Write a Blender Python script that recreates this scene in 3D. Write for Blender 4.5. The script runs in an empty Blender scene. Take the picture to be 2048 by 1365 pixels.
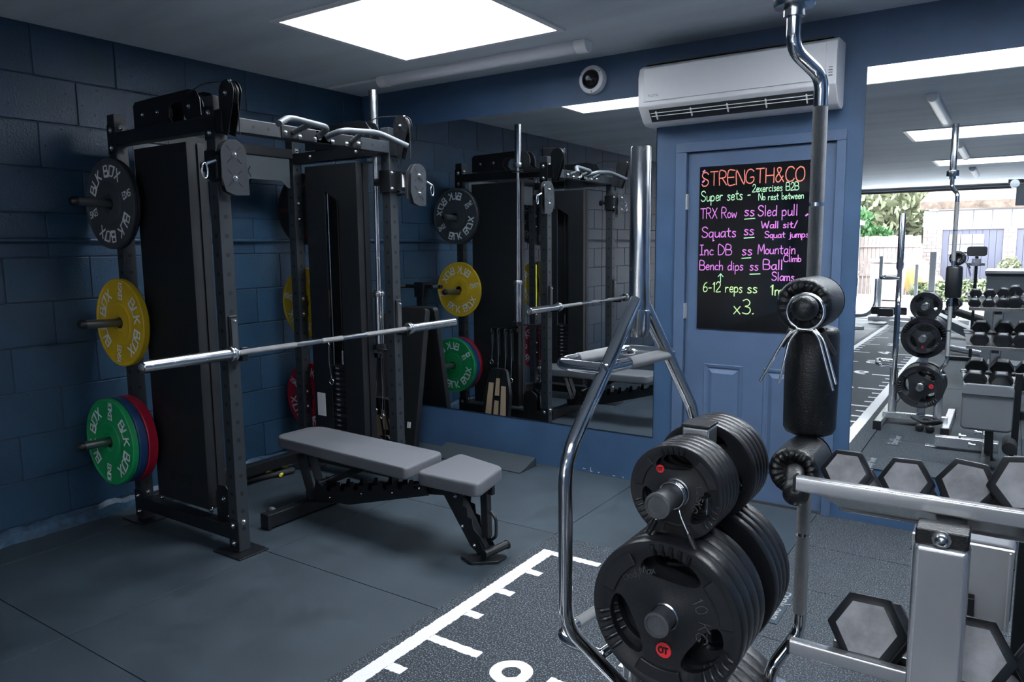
import bpy, bmesh, math, random
from mathutils import Vector, Matrix
random.seed(7)
PI = math.pi
S = bpy.context.scene
COL = S.collection

# ------------------------------------------------------------------ camera
def make_camera():
    yaw, pitch, roll, f = 0.5915, -0.127, -0.0101, 1482.99
    cy, sy, c, s = math.cos(yaw), math.sin(yaw), math.cos(pitch), math.sin(pitch)
    fw = Vector((-sy*c, cy*c, s)); r = Vector((cy, sy, 0)); up = r.cross(fw)
    R = r*math.cos(roll) + up*math.sin(roll); U = up*math.cos(roll) - r*math.sin(roll)
    m = Matrix(((R.x, U.x, -fw.x, 4.1468), (R.y, U.y, -fw.y, -4.1822), (R.z, U.z, -fw.z, 1.4751), (0, 0, 0, 1)))
    cd = bpy.data.cameras.new('camera'); cd.sensor_width = 36.0; cd.lens = f/2048*36
    cd.clip_start = 0.02; cd.clip_end = 200
    co = bpy.data.objects.new('camera', cd); COL.objects.link(co); co.matrix_world = m
    S.camera = co
make_camera()

# ------------------------------------------------------------------ world, light, exposure
SKY = 27.0
w = bpy.data.worlds.new('overcast_sky'); S.world = w; w.use_nodes = True
bg = w.node_tree.nodes['Background']; bg.inputs[0].default_value = (0.89, 0.95, 1.0, 1); bg.inputs[1].default_value = SKY
S.view_settings.view_transform = 'Standard'; S.view_settings.look = 'None'
S.view_settings.gamma = 1.0; S.view_settings.exposure = 0.18
S.view_settings.use_curve_mapping = False
try:
    S.cycles.use_denoising = True
    S.cycles.max_bounces = 10; S.cycles.diffuse_bounces = 5; S.cycles.glossy_bounces = 6; S.cycles.transparent_max_bounces = 10
    S.cycles.sample_clamp_indirect = 12.0
except Exception: pass
H = 2.6075
SKYLIGHTS = [(1.03, 2.085, -1.60, -0.66), (3.17, 5.25, -1.80, -0.85), (3.17, 5.25, -5.45, -4.55), (3.17, 5.25, -8.75, -7.9)]  # last three widened beyond view to bring more light to the right
YEND, XR = -13.5, 5.6                       # garage-door end of the room, right-hand wall
DOORX0, DOORX1, DOORZ = 0.9, 5.0, 2.53
def portal(name, loc, sx, sy, rot):
    l = bpy.data.lights.new(name, 'AREA'); l.shape = 'RECTANGLE'; l.size = sx; l.size_y = sy; l.energy = 1
    l.cycles.is_portal = True
    o = bpy.data.objects.new(name, l); COL.objects.link(o); o.location = loc; o.rotation_euler = rot
for (x0, x1, y0, y1) in SKYLIGHTS:
    portal('skylight_portal', ((x0+x1)/2, (y0+y1)/2, H+0.48), x1-x0, y1-y0, (0, 0, 0))
portal('garage_portal', ((DOORX0+DOORX1)/2, YEND-0.2, DOORZ/2), DOORX1-DOORX0, DOORZ, (PI/2, 0, 0))

# ------------------------------------------------------------------ materials
MATS = {}
def mat(name, col, rough=0.5, metal=0.0, var=0.0, vscale=3.0, bump=0.0, bscale=60.0, coat=0.0, spec=None, stretch=None, emit=None, rvar=0.0):
    if name in MATS: return MATS[name]
    m = bpy.data.materials.new(name); m.use_nodes = True; nt = m.node_tree; N = nt.nodes; L = nt.links
    b = N['Principled BSDF']
    b.inputs['Base Color'].default_value = (*col, 1); b.inputs['Roughness'].default_value = rough; b.inputs['Metallic'].default_value = metal
    if coat: b.inputs['Coat Weight'].default_value = coat; b.inputs['Coat Roughness'].default_value = 0.08
    if spec is not None: b.inputs['Specular IOR Level'].default_value = spec
    tc = N.new('ShaderNodeTexCoord')
    src = tc.outputs['Object']
    if stretch:
        mp = N.new('ShaderNodeMapping'); mp.inputs['Scale'].default_value = stretch; L.new(src, mp.inputs[0]); src = mp.outputs[0]
    if var > 0 or rvar > 0:
        n = N.new('ShaderNodeTexNoise'); n.inputs['Scale'].default_value = vscale; n.inputs['Detail'].default_value = 5; n.inputs['Roughness'].default_value = 0.6
        L.new(src, n.inputs['Vector'])
        if var > 0:
            r = N.new('ShaderNodeValToRGB'); r.color_ramp.elements[0].position = 0.3; r.color_ramp.elements[1].position = 0.7
            r.color_ramp.elements[0].color = (*[max(0, c*(1-var)) for c in col], 1); r.color_ramp.elements[1].color = (*[min(1, c*(1+var)) for c in col], 1)
            L.new(n.outputs[0], r.inputs[0]); L.new(r.outputs[0], b.inputs['Base Color'])
        if rvar > 0:
            mr = N.new('ShaderNodeMapRange'); mr.inputs[1].default_value = 0.3; mr.inputs[2].default_value = 0.7
            mr.inputs[3].default_value = max(0, rough-rvar); mr.inputs[4].default_value = min(1, rough+rvar)
            L.new(n.outputs[0], mr.inputs[0]); L.new(mr.outputs[0], b.inputs['Roughness'])
    if bump > 0:
        n2 = N.new('ShaderNodeTexNoise'); n2.inputs['Scale'].default_value = bscale; n2.inputs['Detail'].default_value = 4
        L.new(src, n2.inputs['Vector']); bp = N.new('ShaderNodeBump'); bp.inputs['Strength'].default_value = bump; bp.inputs['Distance'].default_value = 0.004
        L.new(n2.outputs[0], bp.inputs['Height']); L.new(bp.outputs[0], b.inputs['Normal'])
    MATS[name] = m
    return m

def speckle(name, base, fleck, scale, amount, rough=0.9, bump=0.6):
    m = bpy.data.materials.new(name); m.use_nodes = True; nt = m.node_tree; N = nt.nodes; L = nt.links; b = N['Principled BSDF']
    tc = N.new('ShaderNodeTexCoord'); v = N.new('ShaderNodeTexNoise'); v.inputs['Scale'].default_value = scale; v.inputs['Detail'].default_value = 1
    L.new(tc.outputs['Object'], v.inputs['Vector'])
    r = N.new('ShaderNodeValToRGB'); r.color_ramp.elements[0].position = amount-0.06; r.color_ramp.elements[1].position = amount+0.06
    r.color_ramp.elements[0].color = (*base, 1); r.color_ramp.elements[1].color = (*fleck, 1)
    L.new(v.outputs[0], r.inputs[0]); L.new(r.outputs[0], b.inputs['Base Color']); b.inputs['Roughness'].default_value = rough
    bp = N.new('ShaderNodeBump'); bp.inputs['Strength'].default_value = bump; bp.inputs['Distance'].default_value = 0.003
    L.new(v.outputs[0], bp.inputs['Height']); L.new(bp.outputs[0], b.inputs['Normal'])
    MATS[name] = m
    return m

def block_paint():
    m = bpy.data.materials.new('painted_block'); m.use_nodes = True; nt = m.node_tree; N = nt.nodes; L = nt.links; b = N['Principled BSDF']
    tc = N.new('ShaderNodeTexCoord')
    n = N.new('ShaderNodeTexNoise'); n.inputs['Scale'].default_value = 2.2; n.inputs['Detail'].default_value = 5; L.new(tc.outputs['Object'], n.inputs[0])
    r = N.new('ShaderNodeValToRGB'); r.color_ramp.elements[0].position = 0.3; r.color_ramp.elements[1].position = 0.72
    r.color_ramp.elements[0].color = (0.009, 0.033, 0.066, 1); r.color_ramp.elements[1].color = (0.015, 0.049, 0.095, 1)
    L.new(n.outputs[0], r.inputs[0])
    # open pores of the concrete block showing through the paint
    v = N.new('ShaderNodeTexVoronoi'); v.inputs['Scale'].default_value = 26; L.new(tc.outputs['Object'], v.inputs['Vector'])
    pr = N.new('ShaderNodeMapRange'); pr.inputs[1].default_value = 0.05; pr.inputs[2].default_value = 0.13; pr.inputs[3].default_value = 0.25; pr.inputs[4].default_value = 1
    L.new(v.outputs['Distance'], pr.inputs[0])
    mx = N.new('ShaderNodeMix'); mx.data_type = 'RGBA'; mx.blend_type = 'MULTIPLY'; mx.inputs[0].default_value = 0.8
    L.new(r.outputs[0], mx.inputs[6]); L.new(pr.outputs[0], mx.inputs[7]); L.new(mx.outputs[2], b.inputs['Base Color'])
    n2 = N.new('ShaderNodeTexNoise'); n2.inputs['Scale'].default_value = 90; n2.inputs['Detail'].default_value = 5; L.new(tc.outputs['Object'], n2.inputs[0])
    ad = N.new('ShaderNodeMath'); ad.operation = 'ADD'; L.new(n2.outputs[0], ad.inputs[0]); L.new(pr.outputs[0], ad.inputs[1])
    bp = N.new('ShaderNodeBump'); bp.inputs['Strength'].default_value = 0.55; bp.inputs['Distance'].default_value = 0.004
    L.new(ad.outputs[0], bp.inputs['Height']); L.new(bp.outputs[0], b.inputs['Normal'])
    b.inputs['Roughness'].default_value = 0.42
    MATS['block'] = m
    return m

def window_glass():
    m = bpy.data.materials.new('thin_glass'); m.use_nodes = True; nt = m.node_tree; N = nt.nodes; L = nt.links
    N.remove(N['Principled BSDF']); o = N['Material Output']
    t = N.new('ShaderNodeBsdfTransparent'); g = N.new('ShaderNodeBsdfGlossy'); g.inputs['Roughness'].default_value = 0.02
    mx = N.new('ShaderNodeMixShader'); mx.inputs[0].default_value = 0.06
    L.new(t.outputs[0], mx.inputs[1]); L.new(g.outputs[0], mx.inputs[2]); L.new(mx.outputs[0], o.inputs[0])
    return m

M_block = block_paint()
M_wall = mat('blue_wall_paint', (0.032, 0.074, 0.148), 0.5, var=0.16, vscale=2.5, bump=0.12, bscale=180)
M_door = mat('blue_door_paint', (0.062, 0.102, 0.180), 0.42, var=0.10, vscale=3, bump=0.06, bscale=120)
M_ceil = mat('ceiling_plaster', (0.56, 0.60, 0.64), 0.85, var=0.12, vscale=1.6, bump=0.15, bscale=40, stretch=(0.5, 2.5, 1))
M_white = mat('white_plastic', (0.74, 0.73, 0.74), 0.35)
M_whitemetal = mat('white_painted_trim', (0.70, 0.70, 0.72), 0.45)
M_rubber = mat('rubber_tile_smooth', (0.021, 0.034, 0.047), 0.62, var=0.22, vscale=4, bump=0.25, bscale=500, rvar=0.08)
M_rubber2 = speckle('rubber_tile_granular', (0.010, 0.016, 0.023), (0.12, 0.14, 0.16), 190, 0.60, 0.75)
M_turf = speckle('dark_turf', (0.008, 0.013, 0.020), (0.15, 0.18, 0.21), 170, 0.60, 0.75, 0.9)
M_turfwhite = speckle('white_turf', (0.62, 0.62, 0.64), (0.85, 0.84, 0.86), 300, 0.5, 0.95, 1.0)
M_sub = mat('dark_joint', (0.006, 0.008, 0.010), 0.9)
M_mortar = mat('painted_mortar', (0.008, 0.026, 0.052), 0.6, bump=0.4, bscale=120)
M_black = mat('black_powder_coat', (0.006, 0.007, 0.009), 0.36, bump=0.12, bscale=900, rvar=0.06, vscale=12)
M_post = mat('post_powder_coat', (0.020, 0.025, 0.031), 0.45, bump=0.12, bscale=900)
M_black2 = mat('black_panel_matt', (0.006, 0.007, 0.009), 0.5, bump=0.2, bscale=700)
M_slate = mat('slate_tube', (0.075, 0.085, 0.098), 0.42)
M_vinyl = mat('grey_vinyl', (0.10, 0.105, 0.12), 0.5, bump=0.35, bscale=700)
M_vinylblk = mat('black_leather', (0.009, 0.010, 0.012), 0.33, bump=0.35, bscale=260)
M_foam = mat('black_foam_cover', (0.016, 0.018, 0.021), 0.7, bump=0.4, bscale=500)
M_rub = mat('black_rubber_plate', (0.010, 0.011, 0.014), 0.36, bump=0.12, bscale=300, rvar=0.08, vscale=8)
M_rublit = mat('lit_pale_rubber', (0.21, 0.21, 0.225), 0.6, var=0.42, vscale=16, bump=0.15, bscale=60)  # pale mottled rubber: light painted on dumbbell ends, also used for weight labels
M_chrome = mat('chrome', (0.72, 0.73, 0.75), 0.10, 1.0, rvar=0.05, vscale=25)
M_steel = mat('brushed_sleeve', (0.56, 0.57, 0.59), 0.22, 1.0, rvar=0.06, vscale=30, stretch=(1, 1, 1))
M_knurl = mat('knurled_steel', (0.30, 0.305, 0.315), 0.40, 1.0, bump=0.8, bscale=900)
M_silver = mat('silver_paint', (0.62, 0.63, 0.66), 0.24, 0.8)
M_bolt = mat('zinc_bolt', (0.55, 0.56, 0.58), 0.25, 1.0)
M_rope = mat('black_cable', (0.012, 0.012, 0.013), 0.35)
M_bumpblk = mat('bumper_charcoal', (0.042, 0.052, 0.062), 0.6, bump=0.1, bscale=200)
M_bumpbk2 = mat('bumper_black', (0.010, 0.011, 0.013), 0.6)
M_yel = mat('bumper_yellow', (0.62, 0.40, 0.012), 0.5, var=0.06, vscale=10)
M_grn = mat('bumper_green', (0.005, 0.27, 0.085), 0.5, var=0.06, vscale=10)
M_blu = mat('bumper_blue', (0.015, 0.055, 0.17), 0.5)
M_red = mat('bumper_red', (0.42, 0.006, 0.030), 0.5)
M_edgelit = mat('letter_edge_highlight', (.10, .105, .115), .4)  # painted highlight for the embossed plate letters
M_letter = mat('white_print', (0.75, 0.76, 0.78), 0.6)
M_letgrey = mat('grey_print', (0.22, 0.23, 0.25), 0.6)
M_letorange = mat('faded_orange_print', (0.22, 0.045, 0.02), 0.6)
M_dark = mat('dark_print', (0.003, 0.004, 0.005), 0.7)
M_dot = mat('red_badge', (0.75, 0.02, 0.03), 0.35)
M_board = mat('black_gloss_board', (0.003, 0.003, 0.004), 0.04, spec=0.6)
def marker(n, c):
    return mat(n, c, 0.6)
M_cor = marker('coral_marker', (0.95, 0.23, 0.16)); M_mint = marker('mint_marker', (0.50, 0.90, 0.50)); M_pink = marker('pink_marker', (0.76, 0.22, 0.72)); M_lime = marker('lime_marker', (0.62, 0.90, 0.36))
M_mirror = mat('mirror_silver', (0.86, 0.89, 0.90), 0.0, 1.0)
M_tan = mat('tan_panel', (0.50, 0.36, 0.24), 0.6)
M_vent = mat('vent_black', (0.012, 0.015, 0.02), 0.5)
M_diff = mat('lamp_diffuser', (0.62, 0.62, 0.66), 0.3)
M_lens = mat('camera_lens', (0.01, 0.01, 0.012), 0.06)
M_strap = mat('yellow_strap', (0.55, 0.52, 0.03), 0.6)
M_glass = window_glass()
M_pale = mat('pale_board', (0.48, 0.49, 0.50), 0.7, var=0.08, vscale=3)

# ------------------------------------------------------------------ mesh building
def basis(axis, hint=None):
    w_ = Vector(axis).normalized()
    h = Vector(hint) if hint is not None else (Vector((0, 0, 1)) if abs(w_.z) < 0.9 else Vector((1, 0, 0)))
    u = h.cross(w_).normalized(); v = w_.cross(u).normalized()
    return u, v, w_

class MB:
    def __init__(s): s.v = []; s.f = []
    def add(s, vs, fs):
        n = len(s.v); s.v += [tuple(a) for a in vs]; s.f += [tuple(i+n for i in q) for q in fs]; return s
    def box(s, x0, x1, y0, y1, z0, z1):
        return s.add([(x0,y0,z0),(x1,y0,z0),(x1,y1,z0),(x0,y1,z0),(x0,y0,z1),(x1,y0,z1),(x1,y1,z1),(x0,y1,z1)],
                     [(0,3,2,1),(4,5,6,7),(0,1,5,4),(1,2,6,5),(2,3,7,6),(3,0,4,7)])
    def obox(s, c, u, v, w_, a, b, d):
        """box centred at c with half sizes a, b, d along u, v, w"""
        c, u, v, w_ = Vector(c), Vector(u).normalized(), Vector(v).normalized(), Vector(w_).normalized()
        P = [c+u*a*i+v*b*j+w_*d*k for k in (-1, 1) for (i, j) in ((-1,-1),(1,-1),(1,1),(-1,1))]
        return s.add(P, [(0,3,2,1),(4,5,6,7),(0,1,5,4),(1,2,6,5),(2,3,7,6),(3,0,4,7)])
    def bar(s, p, q, wd, ht, hint=None):
        """rectangular tube from p to q"""
        p, q = Vector(p), Vector(q); u, v, w_ = basis(q-p, hint)
        return s.obox((p+q)/2, u, v, w_, wd/2, ht/2, (q-p).length/2)
    def cyl(s, p, q, r, n=20, r2=None, cap=True):
        p, q = Vector(p), Vector(q); u, v, w_ = basis(q-p); r2 = r if r2 is None else r2
        P = [p+(u*math.cos(2*PI*i/n)+v*math.sin(2*PI*i/n))*r for i in range(n)] + [q+(u*math.cos(2*PI*i/n)+v*math.sin(2*PI*i/n))*r2 for i in range(n)]
        F = [(i, (i+1) % n, n+(i+1) % n, n+i) for i in range(n)]
        if cap: F += [tuple(range(n-1, -1, -1)), tuple(range(n, 2*n))]
        return s.add(P, F)
    def lathe(s, o, axis, prof, n=48, closed=False, hint=None):
        """profile points (radius, height along the axis)"""
        o = Vector(o); u, v, w_ = basis(axis, hint); P = []; F = []
        for (r, h) in prof:
            P += [o+w_*h+(u*math.cos(2*PI*i/n)+v*math.sin(2*PI*i/n))*max(r, 1e-5) for i in range(n)]
        m = len(prof)
        for j in range(m if closed else m-1):
            k = (j+1) % m
            F += [(j*n+i, j*n+(i+1) % n, k*n+(i+1) % n, k*n+i) for i in range(n)]
        return s.add(P, F)
    def tube(s, path, r, n=14, cap=True, closed=False):
        path = [Vector(p) for p in path]; m = len(path); P = []; F = []
        tang = []
        for i in range(m):
            a = path[(i-1) % m] if closed or i > 0 else path[i]
            b = path[(i+1) % m] if closed or i < m-1 else path[i]
            tang.append((b-a).normalized())
        u, v, _ = basis(tang[0])
        for i in range(m):
            t = tang[i]; u = (u-t*u.dot(t)).normalized(); v = t.cross(u)
            rr = r[i] if isinstance(r, (list, tuple)) else r
            P += [path[i]+(u*math.cos(2*PI*k/n)+v*math.sin(2*PI*k/n))*rr for k in range(n)]
        for i in range(m if closed else m-1):
            j = (i+1) % m
            F += [(i*n+k, i*n+(k+1) % n, j*n+(k+1) % n, j*n+k) for k in range(n)]
        if cap and not closed: F += [tuple(range(n-1, -1, -1)), tuple((m-1)*n+k for k in range(n))]
        return s.add(P, F)
    def prism(s, poly, o, u, v, d):
        """2-D polygon poly in the plane (o,u,v), extruded by vector d"""
        o, u, v, d = Vector(o), Vector(u), Vector(v), Vector(d); n = len(poly)
        P = [o+u*a+v*b for a, b in poly]; P += [p+d for p in P]
        return s.add(P, [tuple(range(n-1, -1, -1)), tuple(range(n, 2*n))] + [(i, (i+1) % n, n+(i+1) % n, n+i) for i in range(n)])
    def ribbon(s, pts, wd, mp, t=0.0006):
        """flat stroke in 2-D, mapped to 3-D by mp(x, y, h)"""
        n = len(pts)
        if n < 2: return s
        s.k = getattr(s, 'k', 0)+1; t += 0.00004*(s.k % 12)
        L, Rr = [], []
        for i in range(n):
            a = pts[max(0, i-1)]; b = pts[min(n-1, i+1)]
            dx, dy = b[0]-a[0], b[1]-a[1]; l = math.hypot(dx, dy) or 1; nx, ny = -dy/l, dx/l
            k = 1.0
            if 0 < i < n-1:
                e0 = (pts[i][0]-a[0], pts[i][1]-a[1]); l0 = math.hypot(*e0) or 1
                cs = abs((-e0[1]/l0)*nx+(e0[0]/l0)*ny); k = 1/max(cs, 0.5)
            ex = 0
            px, py = pts[i]
            if i == 0: px -= dx/l*wd*0.4; py -= dy/l*wd*0.4
            if i == n-1: px += dx/l*wd*0.4; py += dy/l*wd*0.4
            L.append((px+nx*wd/2*k, py+ny*wd/2*k)); Rr.append((px-nx*wd/2*k, py-ny*wd/2*k))
        P = [mp(a, b, t+1e-5*i) for i, (a, b) in enumerate(L)]+[mp(a, b, t+1e-5*i) for i, (a, b) in enumerate(Rr)]
        return s.add(P, [(i, i+1, n+i+1, n+i) for i in range(n-1)])

def fillet(pts, r, k=5):
    """round the inner corners of a polyline"""
    pts = [Vector(p) for p in pts]; out = [pts[0]]
    for i in range(1, len(pts)-1):
        a, b, c = pts[i-1], pts[i], pts[i+1]
        rr = r[i-1] if isinstance(r, (list, tuple)) else r
        d0 = min(rr, (a-b).length*0.48); d1 = min(rr, (c-b).length*0.48)
        p0 = b+(a-b).normalized()*d0; p1 = b+(c-b).normalized()*d1
        for j in range(k+1):
            t = j/k; out.append(p0*(1-t)**2+b*2*t*(1-t)+p1*t*t)
    out.append(pts[-1]); return out

def rrect(a, b, r, n=5):
    """rounded rectangle polygon, half sizes a, b"""
    P = []
    for cx, cy, s0 in ((a-r, b-r, 0), (-a+r, b-r, PI/2), (-a+r, -b+r, PI), (a-r, -b+r, 1.5*PI)):
        for i in range(n+1):
            t = s0+PI/2*i/n; P.append((cx+r*math.cos(t), cy+r*math.sin(t)))
    return P

def obj(name, b, m, parent=None, smooth=None, bevel=0, seg=2, tris=None):
    me = bpy.data.meshes.new(name); me.from_pydata(b.v, [], b.f)
    bm = bmesh.new(); bm.from_mesh(me); bmesh.ops.recalc_face_normals(bm, faces=bm.faces); bm.to_mesh(me); bm.free()
    if smooth is not None:
        me.polygons.foreach_set('use_smooth', [True]*len(me.polygons))
        try: me.set_sharp_from_angle(angle=math.radians(smooth))
        except Exception: pass
    me.materials.append(m)
    o = bpy.data.objects.new(name, me); COL.objects.link(o)
    if bevel:
        md = o.modifiers.new('edge', 'BEVEL'); md.width = bevel; md.segments = seg; md.limit_method = 'ANGLE'; md.angle_limit = math.radians(40)
        if smooth is None:
            me.polygons.foreach_set('use_smooth', [True]*len(me.polygons)); md.harden_normals = True
    if parent is not None:
        o.parent = parent
        if parent.type == 'EMPTY': o.matrix_parent_inverse = Matrix.Translation(parent.location).inverted() if not parent.get('_rot') else parent.matrix_basis.inverted()
    return o
def tag(o, label, cat, group=None, kind=None):
    if label: o['label'] = label
    if cat: o['category'] = cat
    if group: o['group'] = group
    if kind: o['kind'] = kind
    return o
def thing(name, loc, label, cat, group=None):
    o = bpy.data.objects.new(name, None); COL.objects.link(o); o.location = loc; o.empty_display_size = 0.05
    return tag(o, label, cat, group)
def dup(root, loc, label, group=None, rot=None):
    r = root.copy(); COL.objects.link(r); r.location = loc
    if rot is not None: r.rotation_euler = rot
    r['label'] = label
    if group: r['group'] = group
    def rec(a, b):
        for ch in list(a.children):
            if ch.name in done: continue
            c = ch.copy(); COL.objects.link(c); c.parent = b; done.add(c.name); rec(ch, c)
    done = set(); rec(root, r)
    return r
def struct(name, b, m, parent=None, **k):
    o = obj(name, b, m, parent, **k)
    if parent is None: o['kind'] = 'structure'
    return o

# ------------------------------------------------------------------ stroke lettering
G = {
 'A': (.8, [[(0,0),(.4,1),(.8,0)], [(.15,.38),(.65,.38)]]), 'B': (.68, [[(0,0),(0,1),(.45,1),(.6,.85),(.58,.65),(.45,.53),(0,.53)], [(.45,.53),(.66,.4),(.68,.18),(.5,0),(0,0)]]),
 'C': (.7, [[(.7,.85),(.5,1),(.2,.95),(0,.6),(.05,.2),(.3,0),(.6,.05),(.7,.18)]]), 'D': (.7, [[(0,0),(0,1),(.35,.95),(.65,.7),(.7,.4),(.5,.1),(.25,0),(0,0)]]),
 'E': (.6, [[(.6,1),(0,1),(0,0),(.62,0)], [(0,.52),(.5,.52)]]), 'F': (.6, [[(.6,1),(0,1),(0,0)], [(0,.52),(.5,.52)]]), 'G': (.75, [[(.7,.85),(.45,1),(.15,.9),(0,.5),(.1,.12),(.4,0),(.68,.15),(.7,.42),(.4,.42)]]),
 'H': (.7, [[(0,0),(0,1)], [(.7,0),(.7,1)], [(0,.5),(.7,.5)]]), 'I': (.4, [[(.2,0),(.2,1)], [(0,1),(.4,1)], [(0,0),(.4,0)]]), 'K': (.65, [[(0,0),(0,1)], [(.62,1),(.02,.45)], [(.18,.58),(.65,0)]]),
 'J': (.5, [[(.5,1),(.5,.2),(.3,0),(.08,.05),(0,.25)]]), 'L': (.55, [[(0,1),(0,0),(.55,0)]]), 'M': (.85, [[(0,0),(.08,1),(.42,.3),(.75,1),(.85,0)]]), 'N': (.7, [[(0,0),(0,1),(.7,0),(.7,1)]]), 'O': (.75, [[(.37,1),(.08,.8),(0,.45),(.12,.1),(.4,0),(.68,.15),(.75,.5),(.65,.88),(.37,1)]]),
 'P': (.6, [[(0,0),(0,1),(.45,1),(.6,.78),(.5,.55),(0,.48)]]), 'R': (.66, [[(0,0),(0,1),(.45,1),(.6,.78),(.48,.55),(0,.5)], [(.25,.5),(.66,0)]]),
 'S': (.62, [[(.6,.85),(.4,1),(.12,.95),(.02,.76),(.2,.56),(.5,.44),(.62,.25),(.45,.03),(.15,0),(0,.14)]]), 'T': (.7, [[(0,1),(.7,1)], [(.35,1),(.35,0)]]), 'U': (.66, [[(0,1),(0,.25),(.2,0),(.46,0),(.66,.25),(.66,1)]]),
 'W': (1.0, [[(0,1),(.22,0),(.5,.75),(.76,0),(1,1)]]), 'X': (.68, [[(0,1),(.68,0)], [(.66,1),(0,0)]]), 'Z': (.6, [[(0,1),(.6,1),(0,0),(.6,0)]]), '&': (.7, [[(.68,.0),(.15,.75),(.2,.97),(.42,.95),(.42,.75),(.05,.35),(.05,.08),(.3,0),(.62,.38)]]),
 'a': (.5, [[(.48,.5),(.2,.52),(.02,.3),(.08,.05),(.28,.03),(.45,.25),(.48,.52),(.48,.1),(.56,0)]]), 'b': (.48, [[(0,1),(.02,0),(.03,.3),(.22,.52),(.44,.38),(.42,.1),(.2,0),(.02,.08)]]), 'c': (.42, [[(.42,.45),(.2,.52),(.02,.3),(.1,.04),(.42,.06)]]),
 'd': (.5, [[(.46,.42),(.2,.5),(.02,.26),(.1,.02),(.35,.05),(.46,.3),(.48,1),(.48,0)]]), 'e': (.46, [[(.03,.26),(.42,.3),(.38,.48),(.18,.52),(.02,.3),(.08,.04),(.3,0),(.46,.1)]]), 'h': (.45, [[(0,1),(0,0)], [(0,.3),(.2,.5),(.4,.42),(.42,0)]]),
 'i': (.16, [[(.08,.5),(.08,0)], [(.08,.68),(.1,.72)]]), 'j': (.25, [[(.2,.5),(.2,-.25),(.0,-.3)], [(.2,.68),(.22,.72)]]), 'l': (.14, [[(.07,1),(.07,0)]]), 'm': (.7, [[(0,.5),(0,0)], [(0,.35),(.16,.52),(.32,.42),(.33,0)], [(.33,.35),(.5,.52),(.66,.42),(.68,0)]]),
 'n': (.45, [[(0,.5),(0,0)], [(0,.3),(.2,.52),(.4,.42),(.42,0)]]), 'o': (.46, [[(.23,.52),(.03,.38),(.02,.12),(.2,0),(.42,.1),(.44,.36),(.23,.52)]]), 'p': (.48, [[(0,.5),(.0,-.4)], [(0,.35),(.22,.52),(.44,.38),(.42,.1),(.2,0),(.0,.08)]]),
 'q': (.48, [[(.45,.45),(.2,.52),(.02,.3),(.1,.03),(.32,.05),(.45,.3)], [(.46,.5),(.46,-.4),(.58,-.3)]]), 'r': (.36, [[(0,.5),(0,0)], [(0,.28),(.15,.5),(.36,.48)]]), 's': (.38, [[(.36,.46),(.15,.52),(.04,.4),(.3,.2),(.34,.06),(.12,-.02),(0,.06)]]),
 't': (.4, [[(.18,.85),(.18,.08),(.38,0)], [(0,.55),(.4,.58)]]), 'u': (.48, [[(0,.5),(.02,.1),(.2,0),(.42,.15),(.45,.5),(.46,.08),(.54,0)]]), 'w': (.66, [[(0,.5),(.12,.02),(.3,.4),(.5,.02),(.66,.5)]]), 'x': (.42, [[(0,.5),(.42,0)], [(.42,.5),(0,0)]]),
 'v': (.4, [[(0,.5),(.2,0),(.4,.5)]]), 'y': (.42, [[(0,.5),(.2,.05)], [(.42,.5),(.05,-.4)]]), 'k': (.42, [[(0,1),(0,0)], [(.36,.5),(.02,.2)], [(.12,.28),(.42,0)]]),
 '0': (.6, [[(.3,1),(.06,.8),(0,.45),(.1,.08),(.32,0),(.54,.15),(.6,.55),(.5,.9),(.3,1)]]), '1': (.3, [[(0,.78),(.2,1),(.2,0)]]), '2': (.58, [[(.02,.78),(.15,.98),(.42,.98),(.55,.75),(.4,.45),(0,0),(.58,.02)]]), '3': (.55, [[(.04,.9),(.3,1),(.5,.8),(.4,.58),(.2,.52),(.48,.42),(.54,.2),(.35,0),(.02,.06)]]),
 '5': (.55, [[(.52,1),(.1,1),(.05,.56),(.35,.6),(.55,.38),(.48,.08),(.22,0),(0,.1)]]), '6': (.55, [[(.48,.95),(.2,.8),(.02,.4),(.08,.05),(.3,0),(.52,.14),(.5,.4),(.28,.5),(.05,.36)]]), '7': (.55, [[(0,1),(.55,1),(.18,0)]]),
 '8': (.55, [[(.28,.53),(.05,.7),(.1,.95),(.3,1),(.5,.9),(.48,.68),(.28,.53),(.02,.3),(.08,.05),(.3,0),(.52,.1),(.52,.35),(.28,.53)]]), '9': (.55, [[(.5,.62),(.3,.48),(.06,.58),(.02,.82),(.22,1),(.45,.94),(.52,.7),(.4,.2),(.15,0)]]), '4': (.6, [[(.45,0),(.45,1),(0,.32),(.6,.32)]]),
 '-': (.4, [[(.03,.38),(.37,.4)]]), '.': (.1, [[(.02,.0),(.07,.03)]]), '/': (.4, [[(.0,-.05),(.4,1)]]), '>': (.4, [[(0,.7),(.4,.35),(0,0)]]),
}
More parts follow.
